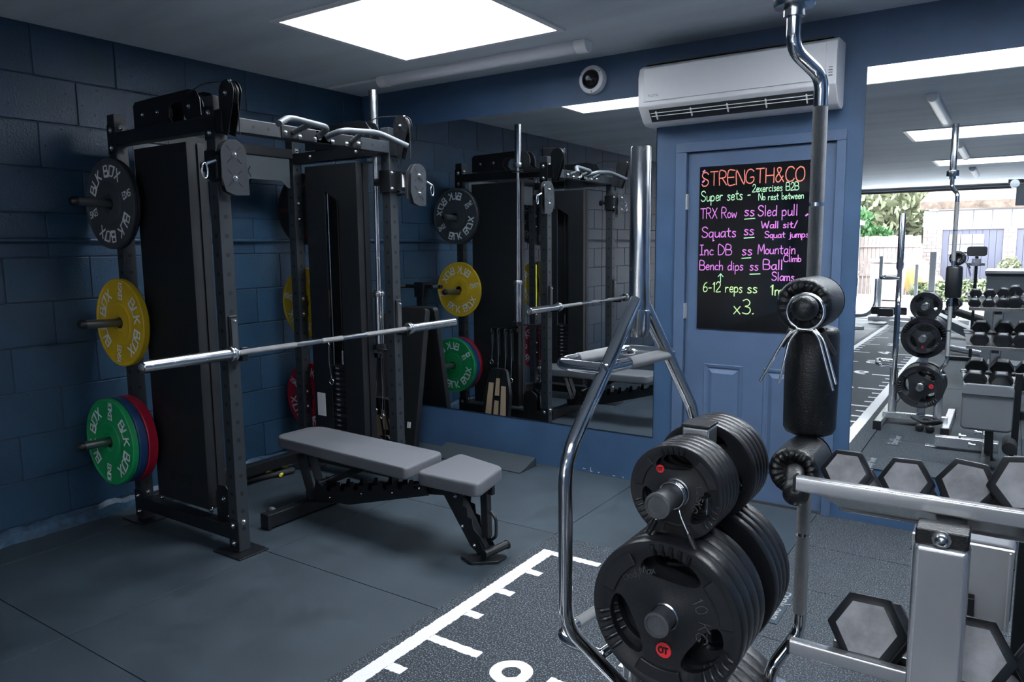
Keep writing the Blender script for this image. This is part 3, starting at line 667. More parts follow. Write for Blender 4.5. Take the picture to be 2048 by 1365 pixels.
# weight-stack columns: folded shroud round guide rods and plates
def column(yc, s_):
    """s_ = -1 near column, +1 far column; the open slot of the far one faces the camera side"""
    x0, x1, w_ = .40, .850, .050
    y0, y1 = yc-w_, yc+w_
    zb, zt = .165, 1.985
    out = MB().box(x0, x1, yc+s_*w_-.003, yc+s_*w_+.003, zb, zt)            # outer face
    out.prism([(x0, yc+s_*w_), (x0, yc-s_*w_*.6), (x0+.003, yc-s_*w_*.6), (x0+.003, yc+s_*w_)], (0, 0, zb), (1, 0, 0), (0, 1, 0), (0, 0, zt-zb))
    obj('shroud', out, M_black2, rack, bevel=.001)
    # front face is two folded strips with a gap
    obj('shroud_front', MB().box(x1-.004, x1, yc-w_, yc-.006, zb, zt), M_black2, rack, bevel=.001)
    obj('shroud_front', MB().box(x1-.004, x1, yc+.006, yc+w_, zb, zt), M_black2, rack, bevel=.001)
    obj('shroud_core', MB().box(x1-.030, x1-.008, yc-.012, yc+.012, zb, zt), M_dark, rack)
    inn = yc-s_*w_
    # inner face: panel with a tall chamfered slot
    sx0, sx1 = x0+.17, x0+.29
    ip = MB()
    ip.box(x0, sx0, inn-.002, inn+.002, zb, zt).box(sx1, x1, inn-.002, inn+.002, zb, zt).box(sx0, sx1, inn-.002, inn+.002, 1.83, zt).box(sx0, sx1, inn-.002, inn+.002, zb, .30)
    ip.prism([(sx0, 1.83), (sx1, 1.83), (sx1, 1.76)], (0, inn-.002, 0), (1, 0, 0), (0, 0, 1), (0, .004, 0))
    obj('shroud_inner', ip, M_black2, rack)
    for dx in (-.085, .085):
        obj('guide_rod', MB().cyl(((x0+x1)/2+dx, yc, zb), ((x0+x1)/2+dx, yc, zt), .010, 14), M_chrome, rack, smooth=40)
    z = .19; n = 0
    while n < 16:
        p = obj('stack_plate', MB().box((x0+x1)/2-.14, (x0+x1)/2+.14, yc-.045, yc+.045, z, z+.030), M_black, rack, bevel=.002)
        obj('weight_mark', MB().box(sx0+.03, sx0+.06, yc-s_*.0455-.0003, yc-s_*.0455+.0003, z+.011, z+.019), M_letgrey, p)
        z += .034; n += 1
    obj('selector_rod', MB().cyl(((x0+x1)/2, yc, z), ((x0+x1)/2, yc, z+.09), .012, 12), M_chrome, rack, smooth=40)
    obj('cable', MB().tube([((x0+x1)/2, yc, z+.09), ((x0+x1)/2, yc, 2.10)], .003, 6), M_rope, rack)
    bb = MB(); face = yc+s_*(w_+.0035)
    write(bb, 'BLKBOX', .035, .006, lambda a, e, h: (x0+.13+a, face+s_*h, .28+e) if s_ < 0 else (x0+.33-a, face+s_*h, .28+e), font=GB, curvy=False)
    obj('lettering', bb, M_dark, rack)
    # top housing with pulleys
    for dy in (-.042, .038):
        obj('housing_plate', MB().prism([(.40, 2.083), (.40, 2.200), (.42, 2.216), (.66, 2.222), (.88, 2.226), (.935, 2.212), (.962, 2.175), (.966, 2.10), (.99, 2.088), (.99, 2.080), (.86, 2.080), (.835, 2.10), (.828, 2.150), (.815, 2.178), (.735, 2.176), (.712, 2.155), (.708, 2.115), (.735, 2.090), (.74, 2.080)], (0, yc+dy, 0), (1, 0, 0), (0, 0, 1), (0, .004, 0)), M_black, rack, bevel=.001)
    for px_, r_ in ((.49, .042), (.62, .042), (.88, .060)):
        wheel((px_, yc, 2.145), (0, 1, 0), r_, rack)
        bolt((px_, yc-.043, 2.145), (0, -1, 0), .008); bolt((px_, yc+.043, 2.145), (0, 1, 0), .008)
    for px_ in (.46, .86, .92):
        bolt((px_, yc-.055, 2.045), (0, -1, 0), .010)
    # low pulley
    for dy in (-.030, .026):
        obj('pulley_cheek', MB().prism([(.88, .13), (.88, .26), (.905, .30), (.96, .305), (1.0, .27), (1.01, .17), (1.01, .13)], (0, yc+dy, 0), (1, 0, 0), (0, 0, 1), (0, .004, 0)), M_black, rack, bevel=.001)
    wheel((.945, yc, .235), (0, 1, 0), .050, rack)
    bolt((.945, yc-.031, .235), (0, -1, 0), .010); bolt((.985, yc-.031, .155), (0, -1, 0), .008); bolt((.84, yc-m-.001, .16), (0, -1, 0), .012)
    bolt((.40, yc-m-.001, .145), (0, -1, 0), .010)
def wheel(c, axis, r, par):
    obj('pulley_wheel', MB().lathe(c, axis, [(0, -.012), (r*.3, -.012), (r*.35, -.006), (r*.8, -.006), (r, -.010), (r, -.008), (r*.86, 0), (r, .008), (r, .010), (r*.8, .006), (r*.35, .006), (r*.3, .012), (0, .012)], 28), M_black, par, smooth=35)
column(-1.985, -1); column(-.882, 1)
# high fixed pulleys on the front uprights, and swivelling carriage pulleys
def cross_cut(c, u, v, r, n_, par):
    bb = MB(); c, u, v, n_ = Vector(c), Vector(u), Vector(v), Vector(n_)
    for a in (PI/4, 3*PI/4, 5*PI/4, 7*PI/4):
        d_ = u*math.cos(a)+v*math.sin(a); e_ = -u*math.sin(a)+v*math.cos(a)
        bb.obox(c+d_*r*.72+n_*.0003, d_, e_, n_, r*.25, .0013, .0006)
    obj('slot_mark', bb, M_dark, par)
def front_station(y, s_):
    # top pulley in the XZ plane
    px_ = FX+.115
    poly = [(.055*math.cos(a), .060*math.sin(a)) for a in [PI*i/10 for i in range(11)]]+[(-.055, -.09), (-.05, -.17), (-.005, -.185), (.040, -.06)]
    for dy in (-.022, .018):
        ck = obj('pulley_cheek', MB().prism([(px_+a, 2.165+e) for a, e in poly], (0, y+dy, 0), (1, 0, 0), (0, 0, 1), (0, .004, 0)), M_black, rack, bevel=.001)
        if dy < 0: cross_cut((px_, y-.0225, 2.165), (1, 0, 0), (0, 0, 1), .05, (0, -1, 0), ck)
    wheel((px_, y, 2.165), (0, 1, 0), .052, rack)
    bolt((px_, y-.022, 2.165), (0, -1, 0), .008); bolt((px_+.035, y-.022, 2.213), (0, -1, 0), .006)
    obj('bracket', MB().box(FX+m, px_-.03, y-.03, y+.03, 2.00, 2.10), M_black, rack, bevel=.002)
    # cable from the column over the top and down to the carriage
    obj('cable', MB().tube(fillet([(.88, y, 2.205), (1.0, y, 2.235), (px_-.02, y, 2.224), (px_+.052, y, 2.20), (px_+.055, y, 1.98)], .03), .003, 6), M_rope, rack, smooth=60)
    # carriage on the upright
    zc = 1.86
    ca = obj('carriage', MB().box(FX-m-.010, FX+m+.010, y-m-.010, y+m+.010, zc-.065, zc+.065), M_black, rack, bevel=.003)
    for dz in (-.045, .045):
        for dy in (-.028, .028): bolt((FX+m+.010, y+dy, zc+dz), (1, 0, 0), .009)
    obj('pop_pin', MB().cyl((FX-m-.01, y, zc), (FX-m-.045, y, zc), .014, 14).cyl((FX-m-.045, y, zc), (FX-m-.075, y, zc), .024, 18), M_black, rack, smooth=40)
    if s_ > 0: obj('sticker', MB().box(FX+m+.0455, FX+m+.0465, y+.022, y+.060, zc-.035, zc+.040), M_white, rack)
    # hinge and swivelling pulley pair lying in the YZ plane, turned outward
    hy = y-s_*.0+(s_*.045)
    X = FX+m+.060
    hg = MB().cyl((X, hy, zc-.10), (X, hy, zc+.06), .011, 14).box(FX+m, X, hy-.018, hy+.018, zc-.085, zc-.07).box(FX+m, X, hy-.018, hy+.018, zc+.035, zc+.05)
    if s_ > 0: hg.box(FX+m, X-.014, y+.01, y+.075, zc-.05, zc+.055)
    obj('hinge', hg, M_black, rack, smooth=40)
    yo = y+s_*.135
    if s_ < 0: yo = y-.0; hy2 = y+.11
    c2 = (yo if s_ > 0 else y+.005)
    out = []
    for a in [PI*i/10 for i in range(11)]: out.append((c2+.068*math.cos(a), 1.905+.062*math.sin(a)))
    out += [(c2-.068*(1 if s_ < 0 else .9), 1.80), (c2-.05, 1.735), (c2, 1.718), (c2+.06, 1.722)]
    if s_ < 0: out[-1] = (c2+.075, 1.722)
    else: out[-4] = (c2-.075, 1.80)
    for dx in (-.016, .014):
        ck = obj('pulley_cheek', MB().prism(out, (X+dx, 0, 0), (0, 1, 0), (0, 0, 1), (.004, 0, 0)), mat('cheek_slate', (.030, .035, .042), .4), rack, bevel=.001)
        if dx > 0:
            cross_cut((X+.0185, c2, 1.90), (0, 1, 0), (0, 0, 1), .055, (1, 0, 0), ck); cross_cut((X+.0185, c2, 1.795), (0, 1, 0), (0, 0, 1), .055, (1, 0, 0), ck)
    for zz in (1.90, 1.795):
        wheel((X, c2, zz), (1, 0, 0), .048, rack); bolt((X+.018, c2, zz), (1, 0, 0), .009)
    # cable end with snap hook
    ye = c2+s_*.085
    obj('cable_end', MB().cyl((X, ye, 1.868), (X, ye+s_*.045, 1.852), .008, 10), M_chrome, rack, smooth=40)
    lp = []
    for i in range(16):
        a = 2*PI*i/16; lp.append((X, ye+s_*.055+.014*math.cos(a), 1.820+.034*math.sin(a)))
    obj('snap_hook', MB().tube(lp, .0042, 8, closed=True), M_chrome, rack, smooth=60)
    # thin return cable down the inner side of the post
    obj('cable', MB().tube([(FX-.075, y+(.02 if s_ < 0 else -.02), 1.80), (FX-.08, y+(.02 if s_ < 0 else -.02), .29)], .0025, 6), M_rope, rack)
front_station(NY, -1); front_station(FY, 1)
# multi-grip pull-up handles on the front bar
bx = FX+m
def grip(path, name='pull_up_handle'):
    return obj(name, MB().tube(fillet(path, .05, 6), .0155, 16), M_slate, rack, smooth=45)
grip([(bx+.01, -1.455, 2.055), (bx+.11, -1.475, 2.082), (bx+.11, -1.73, 2.100), (bx+.20, -1.865, 2.045)])
obj('handle_strut', MB().cyl((bx+.01, -1.62, 2.052), (bx+.11, -1.60, 2.085), .014, 12), M_slate, rack, smooth=45)
grip([(bx+.01, -1.405, 2.055), (bx+.11, -1.385, 2.082), (bx+.11, -1.12, 2.100), (bx+.20, -.985, 2.035)])
obj('handle_strut', MB().cyl((bx+.01, -1.22, 2.052), (bx+.11, -1.24, 2.085), .014, 12), M_slate, rack, smooth=45)
for yc in (-1.53, -1.31):
    obj('handle_plate', MB().box(bx, bx+.006, yc-.16, yc+.16, 2.022, 2.080), M_black, rack, bevel=.001)
    for dy in (-.14, -.05, .05, .14): bolt((bx+.006, yc+dy, 2.045 if abs(dy) > .1 else 2.035), (1, 0, 0), .009)
# J-hooks
def jhook(y):
    x = FX+m
    b_ = MB().box(x, x+.012, y-.022, y+.022, .955, 1.165).box(x+.012, x+.085, y-.018, y+.018, .955, .972).box(x+.072, x+.087, y-.018, y+.018, .955, 1.02)
    j = obj('bar_hook', b_, M_black, rack, bevel=.004)
    obj('hook_liner', MB().box(x+.012, x+.018, y-.016, y+.016, .985, 1.150).box(x+.014, x+.071, y-.016, y+.016, .973, .980), mat('hook_plastic', (.05, .055, .06), .45), j, bevel=.001)
    bolt((x+.018, y, 1.14), (1, 0, 0), .006)
jhook(NY); jhook(FY)
# plate storage pegs and a holder for the upright bar
for y, s_ in ((NY, -1), (FY, 1)):
    for z, tip in ((1.713, .235), (1.095, .245), (.472, .300)):
        yy0 = y+s_*m
        obj('peg_plate', MB().box(RX-m-.004, RX+m+.004, yy0-.003, yy0+.003, z-.07, z+.07), M_black, rack, bevel=.001)
        p_ = obj('storage_peg', MB().cyl((RX+.01, yy0, z), (RX+.01, yy0+s_*(tip-.03), z+.008), .0225, 24), mat('peg_steel', (.20, .21, .22), .35, .9), rack, smooth=40)
        obj('peg_cap', MB().lathe((RX+.01, yy0+s_*(tip-.03), z+.008), (0, s_, 0), [(.0245, 0), (.0245, .018), (.018, .028), (0, .032)], 24), M_vinylblk, p_, smooth=50)
        bolt((RX+m, y, z+.05), (1, 0, 0), .010); bolt((RX+m, y, z-.05), (1, 0, 0), .010)
obj('bar_holder', MB().bar((FX-m, FY+.03, 2.055), (.90, -.835, 2.055), .03, .008).lathe((.88, -.80, 2.051), (0, 0, 1), [(.020, 0), (.045, 0), (.045, .008), (.020, .008)], 24, closed=True), M_black, rack)
obj('bar_holder', MB().bar((FX-m, FY+.03, .845), (.90, -.835, .845), .03, .008).lathe((.868, -.80, .841), (0, 0, 1), [(0, 0), (.040, 0), (.040, .03), (.028, .03), (.028, .008), (0, .008)], 24), M_black, rack)

# ------------------------------------------------------------------ bumper plates
def bumper(name, cx, cz, yi, thick, r, mc, face_side, labels, label, group=None, rot=90, ring=None, lm=None, txt='BLK BOX'):
    """disc on a peg: yi = face against the post, growing along face_side*Y"""
    t = thing(name, (cx, yi, cz), label, 'weight plate', group)
    s_ = face_side; yo = thick
    prof = [(.0255, .004), (.045, .004), (.050, .0), (.100, .0), (.104, .0045), (r*.93, .0045), (r*.95, .001), (r*.985, .001), (r, .006),
            (r, yo-.006), (r*.985, yo-.001), (r*.95, yo-.001), (r*.93, yo-.0045), (.104, yo-.0045), (.100, yo), (.050, yo), (.045, yo-.004), (.0255, yo-.004)]
    obj('disc', MB().lathe((cx, yi, cz), (0, s_, 0), prof, 72, closed=True), mc, t, smooth=30)
    obj('hub', MB().lathe((cx, yi, cz), (0, s_, 0), [(.0245, .002), (.030, .002), (.030, yo-.002), (.0245, yo-.002)], 28, closed=True), mat('hub_dark', (.03, .035, .04), .4, .6), t, smooth=40)
    for fs, yv_ in ((s_, yi+s_*(yo-.0045)), (-s_, yi+s_*.0045)):
        bb = MB()
        for k in (0, 180):
            ring_text(bb, txt, r*.725, r*.225, r*.042, rot+k, fs, (cx, cz), yv_)
        for k in (90, 270):
            radial_text(bb, labels, r*.735, r*.140, r*.026, rot+k, fs, (cx, cz), yv_)
        obj('lettering', bb, lm or M_letter, t)
    return t
PR = .232; PX = RX+.01
NS, FS = NY-m-.004, FY+m+.004
G1 = None
bumper('bumper_plate', PX, 1.713, NS, .018, PR, M_bumpbk2, -1, '10KG', 'black bumper plate behind the charcoal one on the near top peg', lm=M_letgrey)
bumper('bumper_plate', PX, 1.713, NS-.018, .024, PR, M_bumpblk, -1, '5KG', 'charcoal bumper plate with white lettering on the rack\'s near top peg', rot=105)
bumper('bumper_plate', PX, 1.095, NS, .038, PR, M_yel, -1, '15KG', 'yellow bumper plate on the rack\'s near middle peg, nearest the left edge', rot=-9)
bumper('bumper_plate', PX, .472, NS, .054, PR, M_red, -1, '25KG', 'red bumper plate at the back of the near bottom peg stack')
bumper('bumper_plate', PX, .472, NS-.055, .048, PR, M_blu, -1, '20KG', 'blue bumper plate between green and red on the near bottom peg')
bumper('bumper_plate', PX, .472, NS-.104, .036, PR, M_grn, -1, '10KG', 'green bumper plate in front on the rack\'s near bottom peg', rot=-9)
bumper('bumper_plate', PX, 1.73, FS, .040, PR, M_bumpbk2, 1, 'MAX', 'black bumper plate with faded orange lettering on the far top peg', lm=M_letorange, txt='R-MAX')
bumper('bumper_plate', PX, 1.73, FS+.041, .030, PR, M_bumpblk, 1, '5KG', 'charcoal bumper plate on the rack\'s far top peg, seen in the left mirror', rot=58)
bumper('bumper_plate', PX, 1.115, FS, .038, PR, M_yel, 1, '15KG', 'yellow bumper plate on the rack\'s far middle peg, facing the left mirror', rot=77)
bumper('bumper_plate', PX, .478, FS, .054, PR, M_red, 1, '25KG', 'red bumper plate innermost on the rack\'s far bottom peg', rot=60)
bumper('bumper_plate', PX, .478, FS+.055, .048, PR, M_blu, 1, '20KG', 'blue bumper plate between green and red on the far bottom peg')
bumper('bumper_plate', PX, .478, FS+.104, .036, PR, M_grn, 1, '10KG', 'green bumper plate outermost on the far bottom peg, seen in the left mirror', rot=58)

# ------------------------------------------------------------------ barbells
def barbell(name, a, b_, coll, rs_, label, cat='barbell', rsh=.0135):
    a, b_ = Vector(a), Vector(b_); ax = (b_-a).normalized(); L_ = (b_-a).length
    t = thing(name, tuple((a+b_)/2), label, cat)
    k0, k1 = coll
    obj('shaft', MB().cyl(a+ax*(k0-.02), a+ax*(k1+.02), rsh, 20), M_steel, t, smooth=40)
    for p, q in ((k0+.05, k0+.38), (L_/2-.07, L_/2+.07), (k1-.38, k1-.05)):
        if q-p > 0 and k1-k0 > 1.0: obj('knurling', MB().cyl(a+ax*p, a+ax*q, rsh+.0005, 20), M_knurl, t, smooth=40)
    for (st, d_, ln) in ((a, ax, k0), (b_, -ax, L_-k1)):
        s_ = obj('sleeve', MB().lathe(st, d_, [(rs_*.62, .020), (rs_*.62, .002), (rs_*.85, 0), (rs_, .003), (rs_, ln), (rs_*1.28, ln), (rs_*1.36, ln+.004), (rs_*1.36, ln+.011), (rs_*1.2, ln+.014), (rs_*1.36, ln+.017), (rs_*1.36, ln+.026), (rs_*1.2, ln+.034), (rsh, ln+.036)], 36), M_steel, t, smooth=35)
        obj('end_disc', MB().cyl(st+d_*.012, st+d_*.016, rs_*.62, 24), M_letgrey, s_)
    return t
barbell('barbell', (1.198, -2.53, .997), (1.198, -.455, .997), (.415, 1.66), .0262, 'long chrome barbell resting across the rack\'s two front hooks')
barbell('barbell', (.868, -.796, .872), (.884, -.80, 2.42), (.300, 1.250), .0268, 'chrome barbell stored upright beside the rack\'s far front post')

# ------------------------------------------------------------------ adjustable bench
bt = thing('weight_bench', (1.5, -1.46, 0), 'adjustable bench with grey padded backrest and seat in front of the rack', 'bench')
def pad_mesh(poly, z0, z1, r=.02):
    """rounded upholstered slab: stack of inset outlines"""
    c = Vector((sum(p[0] for p in poly)/len(poly), sum(p[1] for p in poly)/len(poly)))
    b_ = MB(); n = len(poly); levels = []
    for i in range(5): a = PI/2*i/4; levels.append((z0+r*(1-math.sin(a)), r*(1-math.cos(a)) if False else r-r*math.sin(a)))
    lv = []
    for i in range(5):
        a = PI/2*i/4; lv.append((r*(1-math.sin(a)), z0+r*(1-math.cos(a)) ))
    lv = [(r*(1-math.sin(PI/2*i/4)), z0+r*(1-math.cos(PI/2*i/4))) for i in range(5)]
    lv += [(0, z1-r)]+[(r*(1-math.cos(PI/2*i/4)), z1-r+r*math.sin(PI/2*i/4)) for i in range(1, 5)]
    V_ = []
    for ins, z in lv:
        for p in poly:
            d_ = Vector(p)-c; l = d_.length; q = c+d_*(1-ins/l); V_.append((q.x, q.y, z))
    F = [(j*n+i, j*n+(i+1) % n, (j+1)*n+(i+1) % n, (j+1)*n+i) for j in range(len(lv)-1) for i in range(n)]
    F += [tuple(range(n-1, -1, -1)), tuple((len(lv)-1)*n+i for i in range(n))]
    return b_.add(V_, F)
def corner_round(poly, r, k=5):
    out = []; n = len(poly)
    for i in range(n):
        a, b_, c = Vector(poly[i-1]), Vector(poly[i]), Vector(poly[(i+1) % n])
        p0 = b_+(a-b_).normalized()*r; p1 = b_+(c-b_).normalized()*r
        for j in range(k+1):
            t_ = j/k; q = p0*(1-t_)**2+b_*2*t_*(1-t_)+p1*t_*t_; out.append((q.x, q.y))
    return out
ZP = .425
back = corner_round([(.735, -1.505), (.790, -1.545), (1.800, -1.610), (1.775, -1.295), (.800, -1.235), (.745, -1.27)], .035)
obj('backrest', pad_mesh(back, ZP-.062, ZP, .014), M_vinyl, bt, smooth=50)
seat = corner_round([(1.880, -1.632), (2.245, -1.630), (2.185, -1.345), (1.862, -1.268)], .040)
obj('seat', pad_mesh(seat, ZP-.062, ZP+.004, .014), M_vinyl, bt, smooth=50)
obj('base_board', MB().prism([(.80, -1.50), (1.76, -1.57), (1.74, -1.33), (.82, -1.27)], (0, 0, ZP-.072), (1, 0, 0), (0, 1, 0), (0, 0, .010)), M_dark, bt)
obj('base_board', MB().prism([(1.91, -1.60), (2.20, -1.60), (2.15, -1.37), (1.89, -1.30)], (0, 0, ZP-.072), (1, 0, 0), (0, 1, 0), (0, 0, .010)), M_dark, bt)
# frame: rear stabiliser, long spine, upright arms, ladders, front leg
obj('rear_foot', MB().bar((.955, -1.775, .045), (.955, -1.17, .045), .06, .075), M_black, bt, bevel=.006)
for y in (-1.78, -1.165): obj('foot_cap', MB().box(.922, .988, y-.012, y+.012, .002, .086), M_vinylblk, bt, bevel=.004)
for y in (-1.70, -1.24): obj('wheel', MB().lathe((.900, y, .050), (0, 1, 0), [(0, -.018), (.018, -.018), (.030, -.014), (.036, -.010), (.036, .010), (.030, .014), (.018, .018), (0, .018)], 24), M_slate, bt, smooth=40)
obj('spine', MB().bar((.955, -1.475, .10), (1.30, -1.475, .155), .06, .07, (0, 1, 0)).bar((1.28, -1.475, .150), (1.86, -1.465, .300), .05, .050, (0, 1, 0)).bar((1.84, -1.465, .30), (2.04, -1.46, .325), .06, .06, (0, 1, 0)), M_black, bt, bevel=.004)
for dy in (-.040, .035):
    y = -1.475+dy
    obj('support_arm', MB().bar((.93, y, .345), (1.02, y, .10), .006, .055, (0, 1, 0)), M_black, bt, bevel=.001)
    # ladder plate with notches for the back prop
    pts = [(1.02, .10), (1.05, .22)]
    x = 1.10
    while x < 1.80:
        z = .180+(x-1.10)*.20
        pts += [(x, z), (x+.012, z+.028), (x+.032, z+.032), (x+.034, z-.012), (x+.060, z-.014), (x+.066, z+.012)]; x += .104
    pts += [(1.83, .32), (1.86, .275), (1.30, .12)]
    obj('ladder', MB().prism(pts, (0, y-.002, 0), (1, 0, 0), (0, 0, 1), (0, .004, 0)), M_black, bt)
obj('prop', MB().bar((1.13, -1.475, .215), (1.42, -1.475, .345), .035, .018, (0, 1, 0)), M_black, bt, bevel=.002)
obj('prop_pin', MB().cyl((1.12, -1.55, .225), (1.12, -1.40, .225), .011, 14), M_bolt, bt, smooth=40)
obj('pivot_bar', MB().cyl((1.835, -1.56, .365), (1.835, -1.33, .372), .012, 14), M_chrome, bt, smooth=40)
obj('seat_rail', MB().bar((1.86, -1.455, .345), (2.20, -1.45, .345), .05, .022, (0, 1, 0)), M_black, bt, bevel=.002)
for dy in (-.035, .030):
    y = -1.455+dy
    obj('leg_ladder', MB().prism([(1.90, .33), (1.98, .34), (2.05, .29), (2.045, .25), (2.07, .245), (2.075, .20), (2.10, .195), (2.105, .15), (2.145, .12), (2.185, .06), (2.13, .035), (2.09, .06)], (0, y-.002, 0), (1, 0, 0), (0, 0, 1), (0, .004, 0)), M_black, bt)
obj('front_leg', MB().bar((1.96, -1.455, .33), (2.155, -1.47, .035), .05, .05, (0, 1, 0)), M_black, bt, bevel=.003)
obj('leg_brace', MB().bar((2.155, -1.455, .345), (2.165, -1.46, .11), .04, .035, (0, 1, 0)), M_black, bt, bevel=.003)
obj('leg_loop', MB().tube(fillet([(2.185, -1.455, .24), (2.215, -1.455, .21), (2.215, -1.455, .12), (2.18, -1.455, .095)], .02), .008, 10), M_black, bt, smooth=50)
obj('foot_plate', MB().prism(corner_round([(2.05, -1.52), (2.14, -1.56), (2.24, -1.48), (2.24, -1.40), (2.12, -1.42)], .012, 3), (0, 0, .001), (1, 0, 0), (0, 1, 0), (0, 0, .014)), M_vinylblk, bt, bevel=.003)
obj('foot_handle', MB().cyl((2.195, -1.52, .055), (2.225, -1.385, .060), .019, 22).cyl((2.193, -1.527, .055), (2.195, -1.52, .055), .022, 22).cyl((2.225, -1.385, .060), (2.227, -1.378, .060), .022, 22), M_black, bt, smooth=40)
obj('foot_bracket', MB().bar((2.14, -1.47, .045), (2.205, -1.46, .055), .05, .03), M_black, bt, bevel=.003)
for x, z in ((1.16, .135), (1.40, .20), (1.62, .245), (1.80, .30), (2.02, .30), (2.06, .16), (2.13, .08)):
    bolt((x, -1.512, z), (0, -1, 0), .006, bt)

# ramp wedge by the mirror
t = tag(obj('squat_wedge', MB().prism([(-.26, .001), (-.262, .006), (-.065, .062), (-.06, .055), (-.06, .001)], (.80, 0, 0), (0, 1, 0), (0, 0, 1), (.765, 0, 0)), mat('wedge_rubber', (.026, .034, .042), .5), bevel=.002), 'low black wedge ramp on the floor under the left mirror', 'ramp')
# mats leaning against the mirror
def lean_slab(name, x0, x1, yb, yt, z1, th, label, m_, par_label=None):
    o = thing(name, ((x0+x1)/2, yb, 0), label, 'exercise mat')
    d_ = Vector((0, yt-yb, z1)).normalized(); n_ = Vector((1, 0, 0)).cross(d_)
    c = Vector(((x0+x1)/2, (yb+yt)/2, z1/2+.004))
    obj('slab', MB().prism(rrect((x1-x0)/2, Vector((0, yt-yb, z1)).length/2, .03), c-n_*th/2, (1, 0, 0), d_, n_*th), m_, o, bevel=.006, seg=2)
    lb = MB(); lc = Vector(((x0+x1)/2+.05, yb+(yt-yb)*.18, z1*.18))
    for s2 in (-1, 1):
        nn = n_*s2
        for k in range(3):
            lb.obox(lc+nn*(th/2+.001)+Vector((.012*k, 0, 0)), (1, 0, 0), d_, nn, .0035, .022, .0005)
    obj('brand_mark', lb, M_letter, o)
    return o
lean_slab('exercise_mat', .165, .385, -.17, -.045, .98, .045, 'dark exercise mat leaning behind the rack, inner one of the pair', M_foam)
lean_slab('exercise_mat', .375, .640, -.22, -.050, 1.03, .050, 'dark exercise mat leaning on the left mirror, larger one of the pair', M_black2)
# small machine behind them
t = thing('dip_stand', (.24, -.36, 0), 'black post stand with a crossbar behind the rack, seen above the mats', 'stand')
obj('post', MB().box(.205, .265, -.39, -.33, .01, 1.12), M_black, t, bevel=.003)
obj('base', MB().box(.06, .42, -.42, -.30, .001, .02), M_black, t, bevel=.003)
obj('crossbar', MB().bar((.04, -.36, 1.165), (.44, -.36, 1.165), .03, .03), M_black, t, bevel=.003)
obj('clamp', MB().box(.19, .285, -.40, -.32, 1.08, 1.20), M_black, t, bevel=.004)
obj('handle', MB().cyl((.41, -.40, 1.165), (.41, -.28, 1.165), .014, 14).cyl((.07, -.40, 1.165), (.07, -.28, 1.165), .014, 14), M_foam, t, smooth=40)
# padded board with tan panels + hanging straps
t = thing('balance_board', (.76, -.58, 0), 'black padded board with tan panels leaning on the rack, seen in the left mirror', 'board')
tb = corner_round([(-.125, 0), (.125, 0), (.13, .30), (.075, .50), (-.075, .50), (-.13, .30)], .03)
dv = Vector((-.02, -.16, .98)).normalized(); nv = Vector((1, 0, 0)).cross(dv).normalized()
ob = Vector((.775, -.600, .005))
obj('board', MB().prism(tb, ob-nv*.018, (1, 0, 0), dv, nv*.036), M_vinylblk, t, bevel=.006)
for s2 in (-1, 1):
    for x0, x1, z0, z1 in ((-.105, -.045, .04, .38), (-.022, .028, .10, .24), (-.022, .028, .28, .42), (.048, .105, .04, .36)):
        obj('tan_panel', MB().prism([(x0, z0), (x1, z0), (x1*.8, z1), (x0*.8, z1)], ob+nv*s2*.0185-nv*.0008, (1, 0, 0), dv, nv*.0016), M_tan, t)
    obj('strap', MB().prism([(-.04, .0), (-.026, 0), (-.012, .49), (-.026, .49)], ob+nv*s2*.021-nv*.001, (1, 0, 0), dv, nv*.002).prism([(.034, 0), (.047, 0), (.035, .49), (.022, .49)], ob+nv*s2*.021-nv*.001, (1, 0, 0), dv, nv*.002), M_dark, t)
t = thing('cable_handle_set', (.75, FY+.15, .80), 'black cable handles and wire loops hanging beside the rack\'s far column', 'cable handles')
obj('rail', MB().bar((.62, FY+.09, .80), (.86, FY+.09, .80), .02, .03), M_black, t)
obj('rail_arm', MB().bar((.80, FY+.058, .80), (.80, FY+.09, .80), .02, .02), M_black, t)
for x, l in ((.64, .22), (.70, .30), (.77, .33), (.83, .36)):
    hk = obj('hook', MB().tube(fillet([(x, FY+.09, .80), (x, FY+.14, .81), (x, FY+.15, .78), (x, FY+.13, .765)], .012), .006, 8), M_black, t, smooth=60)
    obj('wire_loop', MB().tube([(x, FY+.135, .77), (x+.008, FY+.14, .77-l*.5), (x-.004, FY+.138, .77-l)], .0025, 6), M_chrome, t, smooth=60)
    rp = [(x-.004+.016*math.cos(2*PI*i/14), FY+.138, .77-l-.018+.018*math.sin(2*PI*i/14)) for i in range(14)]
    obj('ring', MB().tube(rp, .003, 6, closed=True), M_chrome, t, smooth=60)
    obj('strap', MB().box(x-.018, x+.014, FY+.125, FY+.131, .77-l*.6, .79), M_foam, t, bevel=.001)
# resistance bands and straps
def band(pts, r_, m_, label, name='resistance_band', cat='band'):
    return tag(obj(name, MB().tube(fillet(pts, .06, 5), r_, 8), m_, smooth=60), label, cat)
t = band([(.16, -1.34, .016), (.10, -1.22, .016), (.20, -1.10, .016), (.13, -.99, .016), (.20, -1.02, .016), (.30, -1.16, .018)], .011, M_strap, 'yellow and black strap lying on the floor behind the rack base', 'lifting_strap', 'strap')
band([(.14, -1.55, .020), (.20, -1.35, .022), (.13, -1.15, .022), (.30, -1.02, .022), (.18, -1.45, .020)], .017, M_foam, 'black strap bundle on the floor along the block wall', 'lifting_strap', 'strap')
band([(.385, -1.853, 1.30), (.386, -1.851, 1.05), (.384, -1.853, .82)], .008, M_strap, 'yellow band hanging inside the rack by the near column, seen in the left mirror')
